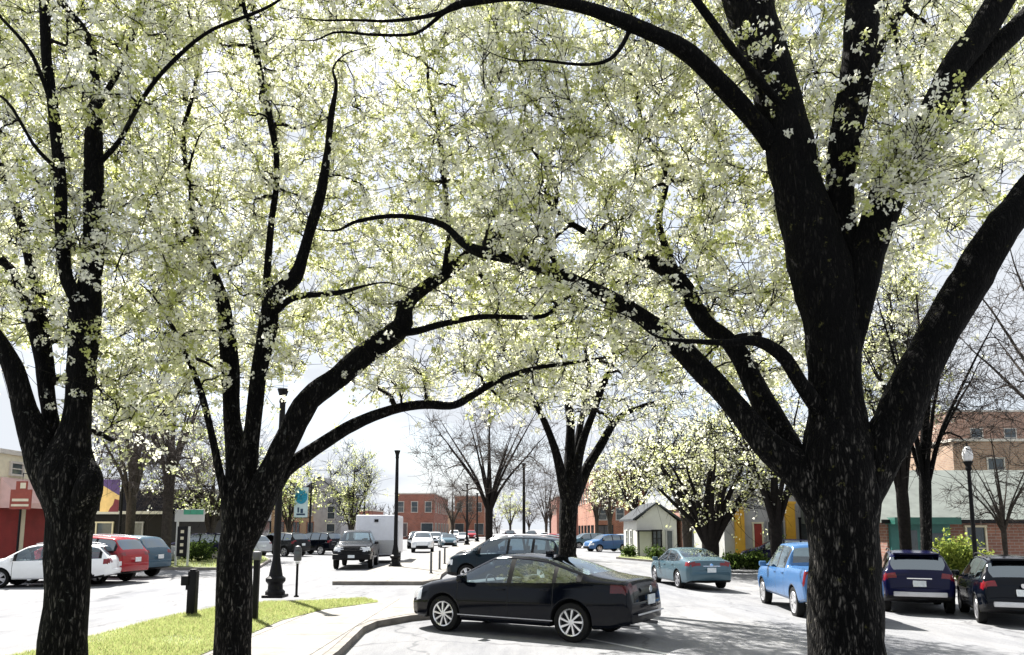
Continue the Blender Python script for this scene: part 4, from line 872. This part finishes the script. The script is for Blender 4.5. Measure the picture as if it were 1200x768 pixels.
# ------------------------------------------------------------------ street furniture
def lamp(label, u, vb, vt, globe=False, group='black street lamps', wpx=None, Y=None, lift=.13):
    b = ground(u, vb) if Y is None else Vector((at(u, 600, Y).x, Y, 0)); z0 = gz(b.x)+lift; H = at(u, vt, b.y).z-z0
    t = empty('street_lamp', (b.x, b.y, z0), 0, label, 'street lamp', group)
    s = (H/5.7 if not globe else H/5.6*.85)*.78
    shade_auto(MB().box((0, 0, .04), (.72*s, .72*s, .08), bev=.015).lathe([(.34*s, .08), (.34*s, .16), (.26*s, .22), (.25*s, .36), (.34*s, .44), (.34*s, .52), (.24*s, .58), (.19*s, .80), (.15*s, .95), (.14*s, 1.05)], 12).build('base', blackm, t))
    hp = H-(.75 if globe else .0)
    MB().lathe([(.13*s, 1.0), (.125*s, 1.4), (.115*s, hp*.6), (.10*s, hp-.45), (.10*s, hp-.38)], 14).build('pole', blackm, t, True)
    if globe:
        shade_auto(MB().lathe([(.10*s, hp-.4), (.13, hp-.3), (.10, hp-.2), (.17, hp-.05), (.19, hp)], 14).build('collar', blackm, t))
        MB().lathe([(.13, hp), (.19, hp+.12), (.20, hp+.28), (.16, hp+.45), (.09, hp+.58), (.001, hp+.62)], 16).build('globe', pm('white_globe', (.85, .85, .84), .3, 0, .03, 3), t, True)
        MB().lathe([(.05, hp+.60), (.03, hp+.68), (.001, hp+.76)], 8).build('finial', blackm, t, True)
    else:
        shade_auto(MB().lathe([(.10*s, hp-.42), (.125*s, hp-.38), (.11*s, hp-.30), (.12*s, hp-.22), (.17*s, hp-.10), (.20*s, hp-.03), (.20*s, hp), (.001, hp+.01)], 14).build('capital', blackm, t))
    return t
lamp('black lamp post with a bell base on the grass right of the second trunk', 322, 706, 456)
lamp('black lamp post standing alone on the far walk right of the trailer', 463, 667, 528)
lamp('thin far lamp post right of the white suv', 547, 640, 567, lift=.13)
lamp('thinnest far lamp post just left of the leafless fan tree', 559, 636, 578)
lamp('tall far lamp post rising above the teal suv roof', 614, 646, 543, Y=57, lift=0)
lamp('black lamp post with a white acorn globe before the brick shop', 1139, 660, 519, True, Y=29.6)
lamp('dark lamp post on the verge before the white cottage', 748, 650, 596)
lamp('second dark lamp post right of the one before the white cottage', 773, 645, 592)
lamp('dim far lamp post left of the red brick block', 427, 640, 582, Y=80, lift=0)
# banner pole
b = ground(362, 647); bp = empty('banner_pole', (b.x, b.y, 0), 0, 'black pole with a teal and white street banner across the left road', 'banner pole')
H = at(362, 566, b.y).z
MB().lathe([(.2, 0), (.2, .3), (.09, .5), (.08, H), (.001, H+.02)], 10).build('pole', blackm, bp, True)
k = b.y/F
MB().tube([(0, 0, H-.35), (-20*k, 0, H-.35)], .03, 6).tube([(0, 0, H-.35-36*k), (-20*k, 0, H-.35-36*k)], .03, 6).build('arm', blackm, bp)
bn = MB().box((-11*k, 0, H-.35-18*k), (16*k, .02, 35*k)).build('banner', pm('banner_pale', (.55, .68, .70), .7, 0, .1, 2), bp)
MB().lathe([(.001, 0), (7*k, 0), (7*k, .012)], 20, (-11*k, -.022, H-.35-11*k)).build('emblem', pm('banner_teal', (.02, .28, .42), .7, 0, .15, 2), bn) if False else None
em = MB(); em.poly([(-11*k+7.2*k*math.cos(a), -.016, H-.35-11.5*k+8.5*k*math.sin(a)) for a in np.linspace(0, 2*math.pi, 24, endpoint=False)]); em.build('emblem', pm('banner_teal', (.02, .28, .42), .7, 0, .15, 2), bn)
em = MB().box((-14*k, -.018, H-.35-27*k), (2*k, .012, 6*k)).box((-10*k, -.018, H-.35-28*k), (3*k, .012, 5*k)).box((-11*k, -.018, H-.35-32*k), (10*k, .012, 2*k)); em.build('lettering', pm('banner_navy', (.02, .05, .10), .7, 0, .15, 2), bn)
# parking meter
b = ground(347, 706); mt = empty('parking_meter', (b.x, b.y, .14), 0, 'parking meter on a thin post at the tip of the grass strip', 'parking meter')
MB().lathe([(.07, 0), (.07, .03), (.035, .05), (.035, .95)], 10).build('post', blackm, mt, True)
hd_ = MB().box((0, 0, 1.13), (.20, .14, .32), bev=.04).lathe([(.001, .10), (.07, .08), (.10, 0), (.10, -.02)], 12, (0, 0, 1.29)); shade_auto(hd_.build('meter_head', pm('meter_grey', (.10, .10, .11), .4, .5, .2, 9), mt))
MB().box((0, -.073, 1.20), (.12, .01, .09)).build('display', bldglass, mt)
MB().box((0, 0, .93), (.09, .09, .05)).build('collar', silver_trim, mt)
# black post with a box arm
b = ground(224, 729); ps = empty('box_post', (b.x, b.y, .14), 0, 'stout black post with a box arm on its left side, on the grass', 'post')
Hh = at(224, 669, b.y).z-.14; k = b.y/F
shade_auto(MB().box((0, 0, Hh/2), (9.5*k, 9.5*k, Hh), bev=.015).box((0, 0, Hh+.01), (7*k, 7*k, .05), bev=.012).build('post', blackm, ps))
shade_auto(MB().box((-7.5*k, -.02, Hh-11*k), (9*k, 10*k, 11*k), bev=.015).box((-5*k, -.02, Hh-19*k), (4*k, 6*k, 5*k), bev=.01).build('box_arm', blackm, ps))
b = ground(298, 735); q = empty('meter_post', (b.x, b.y, .14), 0, 'slim dark post showing just behind the second trunk', 'post')
Hh = at(298, 655, b.y).z-.14
shade_auto(MB().box((0, 0, Hh/2), (.11, .11, Hh), bev=.01).build('post', blackm, q)); shade_auto(MB().box((0, 0, Hh+.06), (.16, .14, .18), bev=.03).build('head', pm('meter_grey', (.1, .1, .1)), q))
for (u, vb, vt), lab in zip([(505, 676, 647), (515, 671, 645), (521, 664, 642)], ['front thin grey bollard on the far walk', 'middle one of the three thin grey bollards on the far walk', 'last of the three thin grey bollards, next to the suv nose']):
    b = ground(u, vb); bo = empty('bollard', (b.x, b.y, .13), 0, lab, 'bollard', 'thin bollards on the far walk'); Hh = at(u, vt, b.y).z-.13
    MB().lathe([(.05, 0), (.05, Hh-.03), (.001, Hh)], 10).build('post', pm('bollard_grey', (.10, .10, .10), .5, .3), bo, True)
    MB().lathe([(.09, 0), (.09, .03), (.05, .04)], 10).build('foot', blackm, bo, True)
# ------------------------------------------------------------------ buildings
brick_red = brick('red_brick', (.34, .10, .055), (.26, .075, .045), (.30, .25, .22), .5)
brick_orange = brick('orange_brick', (.42, .15, .075), (.33, .11, .06), (.36, .28, .22), .5)
brick_tan = brick('tan_brick', (.36, .24, .16), (.29, .18, .12), (.33, .29, .24), .5)
brick_pale = brick('pale_brick', (.48, .43, .37), (.40, .36, .31), (.45, .42, .38), .5)
red_wall = pm('red_painted_wall', (.24, .022, .02), .7, 0, .2, 1.2, .2); black_roof = pm('black_shingle', (.005, .005, .006), .9, 0, .4, 3, .4, 0, 0)
cream = pm('cream_trim', (.66, .60, .44), .7, 0, .12, 2); whitew = pm('white_siding', (.50, .50, .47), .6, 0, .08, 1.5); greyw = pm('grey_siding', (.36, .36, .37), .7, 0, .15, 1.5)
yellow = pm('yellow_pillar_paint', (.60, .33, .03), .6, 0, .15, 1.5); teal_w = pm('teal_shopfront', (.02, .12, .11), .5, 0, .2, 2); palegreen_roof = pm('pale_green_metal_roof', (.13, .145, .13), .6, .0, .25, 1.2)
roof_grey = pm('flat_roof_grey', (.30, .30, .30), .9, 0, .2, 1); pinka = pm('pink_awning_cloth', (.60, .40, .36), .8, 0, .12, 2); stone_trim = pm('stone_trim', (.52, .49, .44), .8, 0, .15, 2)
tanw = pm('tan_render', (.50, .42, .30), .8, 0, .15, 1.2); lowdark = pm('dark_shopfront', (.006, .006, .007), .5, 0, .3, 2, 0, 0, .15)
def building(label, x0, x1, y0, y1, h, wallm, wins=(), parapet=stone_trim, gable=None, roofm=None, cat='building', group=None, trim=stone_trim, name='building'):
    cx, cy = (x0+x1)/2, (y0+y1)/2; z0 = gz(cx); W, D = x1-x0, y1-y0
    t = empty(name, (cx, cy, z0), 0, label, cat, group)
    MB().box((0, 0, h/2-.1), (W, D, h+.2)).build('wall', wallm, t)
    if gable is None:
        MB().box((0, 0, h+.11), (W+.25, D+.25, .22)).build('parapet', parapet, t); MB().box((0, 0, h+.23), (W-.5, D-.5, .02)).build('roof', roofm or roof_grey, t)
    elif gable[0] == 'x':   # ridge along x
        e = .45; hh = gable[1]
        P = [(-W/2-e, -D/2-e, h), (W/2+e, -D/2-e, h), (W/2+e, D/2+e, h), (-W/2-e, D/2+e, h), (-W/2-e, 0, h+hh), (W/2+e, 0, h+hh)]
        MB().add([(p[0], p[1], p[2]+.02) for p in P]+[(p[0], p[1], p[2]-.12) for p in P[:4]], [(0, 1, 5, 4), (2, 3, 4, 5), (1, 2, 5), (3, 0, 4), (9, 8, 7, 6), (0, 6, 7, 1), (1, 7, 8, 2), (2, 8, 9, 3), (3, 9, 6, 0)]).build('roof', roofm, t)
        MB().box((0, -D/2-e-.03, h-.06), (W+.9, .06, .2)).build('fascia', trim, t)
    else:                   # ridge along y, gable end to the camera
        e = .35; hh = gable[1]
        P = [(-W/2-e, -D/2-e, h-.05), (0, -D/2-e, h+hh), (W/2+e, -D/2-e, h-.05), (-W/2-e, D/2+e, h-.05), (0, D/2+e, h+hh), (W/2+e, D/2+e, h-.05)]
        MB().add(P+[(p[0], p[1], p[2]+.16) for p in P], [(0, 1, 4, 3), (1, 2, 5, 4), (6, 9, 10, 7), (7, 10, 11, 8), (0, 6, 7, 1), (1, 7, 8, 2), (3, 4, 10, 9), (4, 5, 11, 10), (0, 3, 9, 6), (2, 8, 11, 5)]).build('roof', roofm, t)
        MB().add([(-W/2, -D/2, h), (W/2, -D/2, h), (0, -D/2, h+hh), (0, -D/2+.1, h)], [(0, 1, 2), (0, 3, 1)]).build('gable_wall', wallm, t)
        MB().add([(-W/2, D/2, h), (W/2, D/2, h), (0, D/2, h+hh)], [(0, 2, 1)]).build('gable_wall', wallm, t)
    for wv in wins:
        f, a, b, c, d = wv[:5]; nm = wv[5] if len(wv) > 5 else 'window'; fm = wv[6] if len(wv) > 6 else trim; gm = wv[7] if len(wv) > 7 else bldglass
        ww, hh = b-a, d-c; m = (a+b)/2
        def put(off, th, w_, h_, zc, u=0):
            if f == 'S': return (m+u, -D/2-off, zc), (w_, th, h_)
            return ((W/2+off) if f == 'E' else (-W/2-off), m+u, zc), (th, w_, h_)
        fr = MB()
        for zc in (c, d): fr.box(*put(.04, .14, ww+.16, .10, zc))
        for u in (-ww/2, ww/2): fr.box(*put(.036, .13, .09, hh, (c+d)/2, u))
        if nm == 'window': fr.box(*put(.03, .08, ww-.09, .05, (c+d)/2))
        if ww > 2.2:
            for u in np.linspace(-ww/2, ww/2, int(ww/1.3)+1)[1:-1]: fr.box(*put(.033, .10, .06, hh-.1, (c+d)/2, u))
        o = fr.build(nm, fm, t); MB().box(*put(.005, .03, ww-.04, hh-.04, (c+d)/2)).build('pane', gm, o)
    return t
def row(f, a, b, n, ww, z0, z1, *r):
    return [(f, x-ww/2, x+ww/2, z0, z1, *r) for x in np.linspace(a, b, n)]
# left side
L1 = building('red painted shop with a cream upper wall and pink awning at the left edge', -32, -24, 34.6, 41.5, 5.5, cream, row('E', -2.2, 2.2, 3, .9, 4.55, 5.15)+row('S', -2.5, 3, 3, .9, 4.3, 5.1)+[])
MB().box((4.03, 0, 1.55), (.10, 6.94, 3.1)).box((0, -3.48, 1.55), (8.0, .10, 3.1)).build('shop_front', red_wall, L1)
MB().add([(4.05, -3.3, 4.4), (4.05, 1.2, 4.4), (5.2, 1.2, 3.2), (5.2, -3.3, 3.2), (5.2, -3.3, 2.95), (5.2, 1.2, 2.95), (4.05, -3.3, 2.95), (4.05, 1.2, 2.95)], [(0, 3, 2, 1), (3, 4, 5, 2), (0, 6, 4, 3), (1, 2, 5, 7)]).build('awning', pinka, L1)
MB().box((4.12, -1.6, 1.5), (.10, .28, 2.9)).build('pilaster', cream, L1)
b = at(25, 579, 34.1); sg = empty('shop_sign', (b.x, 34.1, b.z), R(0), 'red brown shop sign with a pale lettered strip in front of the pink awning', 'sign')
MB().box((0, 0, -.25), (.95, .08, .9)).box((0, 0, .38), (.5, .07, .40)).build('board', pm('sign_red_brown', (.26, .05, .03), .6, 0, .2, 3), sg)
for c_, d_ in (((0, -.045, -.28), (.75, .012, .12)), ((0, -.045, -.52), (.80, .012, .10)), ((.08, -.045, .38), (.25, .012, .26))): MB().box(c_, d_).build('lettering', cream, sg)
MB().tube([(0, .03, .55), (0, .03, .95), (-.1, .9, .95)], .025).tube([(0, .04, -.7), (0, .04, -b.z)], .05).build('bracket', blackm, sg)
L2 = building('black roofed shop with a white eave line behind the parked cars at left', -28.3, -23.2, 50, 60, 3.1, lowdark, [('S', -2.0, -.9, .5, 2.4, 'window', cream), ('S', .2, 1.1, .1, 2.4, 'door', greyw)], gable=('x', 1.7), roofm=black_roof, trim=whitew)
p = empty('street_banner', (at(128, 600, 46).x, 46, 0), 0, 'purple and yellow banner on a black post beside the left trunk', 'banner')
MB().lathe([(.14, 0), (.10, .4), (.07, 5.3), (.001, 5.35)], 10, (.72, 0, 0)).tube([(.72, 0, 5.1), (-.65, 0, 5.1)], .03).build('pole', blackm, p)
z1, z0_ = at(128, 562, 46).z, at(128, 600, 46).z; hb = (z1-z0_)
bn = MB().box((0, -.02, (z1+z0_)/2), (1.15, .02, hb)).build('banner', pm('banner_yellow', (.70, .50, .22), .7, 0, .2, 1.5), p)
MB().add([(-.575, -.036, z1), (.575, -.036, z1), (.575, -.036, z1-hb*.5), (-.1, -.036, z1-hb*.30), (-.575, -.036, z1-hb*.16)], [(0, 1, 2, 3, 4)]).build('purple_field', pm('banner_purple', (.10, .06, .22), .7, 0, .2, 1.5), bn)
MB().add([(.575, -.036, z0_), (.575, -.036, z0_+hb*.36), (.3, -.036, z0_+hb*.40), (.22, -.036, z0_+hb*.22), (.05, -.036, z0_+hb*.12), (-.05, -.036, z0_)], [(0, 1, 2, 3, 4, 5)]).build('dark_shape', pm('banner_maroon', (.16, .02, .04), .7, 0, .2, 1.5), bn)
p = empty('sign_board', (at(219, 650, 38).x, 38, .1), 0, 'white and green panel sign over a dark notice board on the left verge', 'sign')
MB().box((-.55, 0, 1.2), (.09, .09, 2.4)).box((.05, 0, 1.0), (.09, .09, 2.0)).build('post', whitew, p)
MB().box((.05, -.02, 2.55), (1.5, .07, .62), bev=.02).build('panel', whitew, p); MB().box((.25, -.062, 2.72), (1.0, .012, .24)).build('green_strip', pm('sign_green', (.05, .30, .18), .5, 0, .2, 3), p)
MB().box((-.25, -.06, 1.25), (.5, .05, 1.5)).build('notice_board', darkm, p)
for q in range(4): MB().box((-.25, -.092, .75+q*.33), (.16, .012, .15)).build('notice', cream, p)
building('long grey shop row with dark fronts behind the low blossom tree', -33, -24.5, 61, 76, 5.0, greyw, row('E', -6, 6, 4, 2.6, .4, 2.7, 'shop_window', lowdark)+row('S', -2.5, 2.5, 2, 1.6, .6, 2.4, 'window'), name='shop_building')
building('tan brick shop with orange lower windows behind the teal banner', -33, -25, 79, 94, 5.6, brick('ochre_brick', (.36, .22, .10), (.28, .16, .08), (.32, .27, .2), .5), row('E', -6, 6, 5, 1.2, 3.6, 5.0)+row('E', -6, 6, 3, 3, .4, 2.8, 'shop_window', brick_orange)+row('S', -3, 3, 3, 1.1, 3.6, 5.0), name='shop_building')
building('grey gabled house right of the banner pole', -28, -22.2, 97, 108, 6.0, greyw, row('S', -1.6, 1.6, 2, 1.0, 3.2, 4.9)+row('S', -1.6, 1.6, 2, 1.1, .6, 2.6), gable=('y', 2.6), roofm=pm('slate_roof', (.05, .055, .06), .9, 0, .3, 2, 0, 0, .1), trim=whitew, name='house')
building('low red brick house left of the trailer', -26.5, -21, 112, 122, 4.6, brick_red, row('S', -1.7, 1.7, 2, 1.2, 1.0, 2.8), name='house')
building('wide red brick block beyond the trailer', -22, -14.6, 140, 170, 8.4, brick_red, row('S', -2.6, 2.6, 3, 1.2, 5.0, 7.0)+row('S', -2.4, 2.4, 2, 2.2, .5, 3.0, 'shop_window')+row('E', -12, 12, 6, 1.3, 5, 7)+row('E', -12, 12, 5, 3, .5, 3, 'shop_window'), name='brick_building')
building('far orange brick block left of the leafless fan tree', -14, -6.8, 182, 215, 9.8, brick_orange, row('S', -2.4, 2.4, 3, 1.2, 6.0, 8.2)+row('S', -2.4, 2.4, 2, 2.2, .5, 3.2, 'shop_window')+row('E', -13, 13, 6, 1.3, 6, 8), name='brick_building')
building('small pale shop between the two far brick blocks', -22, -14.5, 174, 200, 6, tanw, row('S', -2.4, 2.4, 2, 2.2, .5, 3.0, 'shop_window'), name='shop_building')
# right side
building('tall orange brick block with many pale framed windows right of the slim trunk', 12.4, 20, 112, 140, 11.0, brick_orange, row('W', -11, 11, 6, 1.3, 6.6, 9.0)+row('S', -2.6, 2.6, 3, 1.2, 6.6, 9.0)+row('S', -2.6, 2.6, 3, 1.2, 3.6, 5.4)+row('S', -2.4, 2.4, 2, 2.6, .4, 2.8, 'shop_window', lowdark)+row('W', -11, 11, 5, 3, .4, 2.8, 'shop_window', lowdark), trim=whitew, name='brick_building')
building('far red brick block behind the slim trunk', 9.5, 18, 158, 190, 9.0, brick_red, row('W', -12, 12, 6, 1.3, 5.4, 7.4)+row('S', -2.8, 2.8, 3, 1.2, 5.4, 7.4)+row('S', -2.4, 2.4, 2, 2.6, .4, 2.8, 'shop_window'), name='brick_building')
hz_ = building('white cottage with a dark gabled porch on the right side', 10.0, 13.2, 60, 67, 3.0, whitew, [('S', -.35, .35, .9, 2.2, 'window', darkm), ('S', .75, 1.25, .1, 2.2, 'door', greyw), ('W', -1.5, -.6, 1, 2.2), ('W', .8, 1.7, 1, 2.2)], gable=('y', 1.3), roofm=pm('slate_roof', (.1, .11, .12)), trim=whitew, name='cottage')
MB().box((-.9, -4.0, 2.15), (1.6, 1.1, .10)).box((-1.62, -4.45, 1.1), (.10, .10, 2.1)).box((-.2, -4.45, 1.1), (.10, .10, 2.1)).build('porch', darkm, hz_)
building('low pink brick shop behind the many stemmed pear', 13.6, 19.5, 60, 70, 3.9, brick('pink_brick', (.46, .22, .16), (.38, .17, .12), (.40, .32, .28), .5), row('S', -1.8, 1.8, 2, 1.6, .6, 2.4, 'shop_window', cream), name='shop_building')
ys_ = building('shop front with yellow pillars and a red door behind the blue pickup', 13.6, 21.5, 48, 56, 4.5, greyw, [('S', -2.1, -1.5, .1, 2.7, 'door', cream, pm('door_red', (.30, .03, .02), .5, 0, .2, 2)), ('S', -1.2, -.1, .4, 2.8, 'shop_window', greyw), ('S', .9, 2.4, .2, 3.0, 'shop_window', lowdark), ('W', -2.5, -.5, .5, 2.7, 'shop_window', greyw)], name='shop_building')
for x in (-3.0, .25, 2.75): MB().box((x, -4.14, 1.95), (.58, .3, 3.9)).box((x, -4.16, 3.98), (.72, .36, .16)).build('pillar', yellow, ys_)
bs = building('low brick shop with a pale green metal roof at the right', 19.0, 36, 38, 50, 2.75, brick('shop_brick', (.33, .15, .10), (.25, .11, .08), (.34, .29, .25), .5),
    [('S', -4.5, -3.5, .25, 2.45, 'window', cream), ('S', 5.4, 6.6, .3, 2.45, 'window', cream)], gable=('x', 3.0), roofm=palegreen_roof, trim=darkm, name='brick_shop')
MB().box((-6.9, -6.12, 1.3), (3.0, .22, 2.6)).build('shop_front', teal_w, bs)
MB().box((-6.9, -6.5, 2.72), (3.3, 1.0, .34)).build('canopy', pm('green_fascia', (.01, .10, .075), .5, 0, .2, 2), bs)
MB().box((-7.5, -6.26, 1.25), (.8, .06, 2.0)).box((-6.2, -6.26, 1.4), (1.0, .06, 1.4)).build('shop_window', bldglass, bs)
building('tan brick upper block rising behind the brick shop', 37, 62, 62, 84, 9.6, brick_tan, row('S', -9, 9, 6, 1.4, 6.2, 8.2), name='brick_building')
building('taller red brown block at the right edge behind the tan block', 52, 75, 88, 110, 16.2, brick('brown_brick', (.34, .20, .14), (.28, .16, .11), (.33, .28, .24), .5), row('S', -8, 8, 5, 1.4, 12, 14.2), name='brick_building')
building('pale shop row right of the yellow pillared shop, behind the big trunk', 24, 34, 58, 70, 4.4, tanw, row('S', -3, 3, 3, 1.6, .6, 2.6, 'shop_window'), name='shop_building')

# ------------------------------------------------------------------ shrubs
def shrub(label, u, vb, Y, wpx, hpx, mats, cols, n=260, name='shrub', group=None):
    b = at(u, vb, Y); z0 = gz(b.x)+.12; k = Y/F; rx, rz = wpx*k/2, hpx*k/2
    t = empty(name, (b.x, Y, z0), 0, label, 'shrub', group)
    st = np.array([[[0, 0, 0], [.3*rx*math.cos(a), .3*rx*math.sin(a), rz*.7], [.7*rx*math.cos(a), .7*rx*math.sin(a), rz*1.5]] for a in np.linspace(0, 6.28, 9)])
    v, f = sweep(st, np.full((9, 3), .02), 4); obj('stem', v, f, twigm, t)
    c = unit(rng.normal(size=(n, 3)))*rng.random((n, 1))**.4*np.array([rx, rx*.8, rz])*(1+.25*rng.normal(size=(n, 1)))+np.array([0, 0, rz*1.05]); c[:, 2] = np.maximum(c[:, 2], .05)
    m = n*12; cc = np.repeat(c, 12, 0)+rng.normal(0, .10, (m, 3)); a = unit(rng.normal(size=(m, 3))); b2 = unit(np.cross(a, rng.normal(size=(m, 3)))); s = .05*rng.uniform(.6, 1.4, (m, 1))
    V = np.stack([cc+a*s, cc+b2*s, cc-a*s, cc-b2*s], 1).reshape(-1, 3); V[:, 2] = np.maximum(V[:, 2], .01)
    obj('foliage', V, np.arange(m*4).reshape(-1, 4), mats, t, False, np.repeat(rng.choice(len(mats), n, p=cols), 12))
dkleaf = leafy('dark_leaf', (.03, .05, .02), (.05, .08, .02)); yl = leafy('yellow_green_leaf', (.24, .29, .06), (.30, .35, .08)); ml = leafy('mid_leaf', (.10, .15, .04), (.15, .22, .05))
shrub('bright yellow green bush in front of the brick shop wall', 1122, 676, 33, 54, 43, [yl, ml], [.75, .25], 520)
shrub('dark low shrub on the verge left of the yellow pillars', 858, 662, 41, 34, 17, [dkleaf, ml], [.8, .2])
shrub('dark low shrub beside it, right under the yellow pillars', 884, 662, 41, 30, 19, [dkleaf, ml], [.75, .25])
shrub('dark round shrub at the foot of the white cottage wall', 738, 646, 57, 18, 12, [dkleaf, ml], [.85, .15], 120)
shrub('dark shrub left of the silver blue sedan, by the second verge lamp', 768, 646, 55, 22, 13, [dkleaf, ml], [.85, .15], 120)
shrub('green climber bush between the yellow pillars', 917, 655, 45, 14, 30, [ml, dkleaf], [.7, .3], 120)
shrub('dark shrub by the notice board on the left verge', 232, 655, 43, 40, 24, [dkleaf, ml], [.85, .15], 160)

# far woods closing the view
m = 2600; u = rng.uniform(-60, 1300, m); Yw = rng.uniform(230, 330, m); X = (u-600)/F*Yw; hgt = rng.uniform(5, 10, m)*(1+.25*np.sin(u*.02)); keep = (np.abs(X-4) > 9); X, Yw, hgt = X[keep], Yw[keep], hgt[keep]; m = len(X)
z = np.array([gz(x) for x in X]); st = np.linspace(0, 1, 4); lean = rng.normal(0, 1.5, (m, 2))
P = np.zeros((m, 4, 3)); P[:, :, 0] = X[:, None]+lean[:, :1]*st**2; P[:, :, 1] = Yw[:, None]+lean[:, 1:]*st**2; P[:, :, 2] = z[:, None]+hgt[:, None]*st
ws = [sweep(P, .16*np.linspace(1, .3, 4)[None]*np.ones((m, 1)), 4)]
pi = rng.integers(0, m, m*8); t0 = rng.uniform(.25, .95, m*8); p0 = np.stack([X[pi]+lean[pi, 0]*t0**2, Yw[pi]+lean[pi, 1]*t0**2, z[pi]+hgt[pi]*t0], 1); dr = unit(rng.normal(size=(m*8, 3))+[0, 0, .7])*rng.uniform(1, 3, (m*8, 1))
ws.append(sweep(p0[:, None]+dr[:, None]*np.linspace(0, 1, 3)[None, :, None], .07*np.ones((m*8, 3)), 3)); v, f = merge(ws)
tag(obj('far_woods', v, f, twig_brown, None, True), 'leafless brown woods closing the far horizon', 'woods', None, 'stuff')
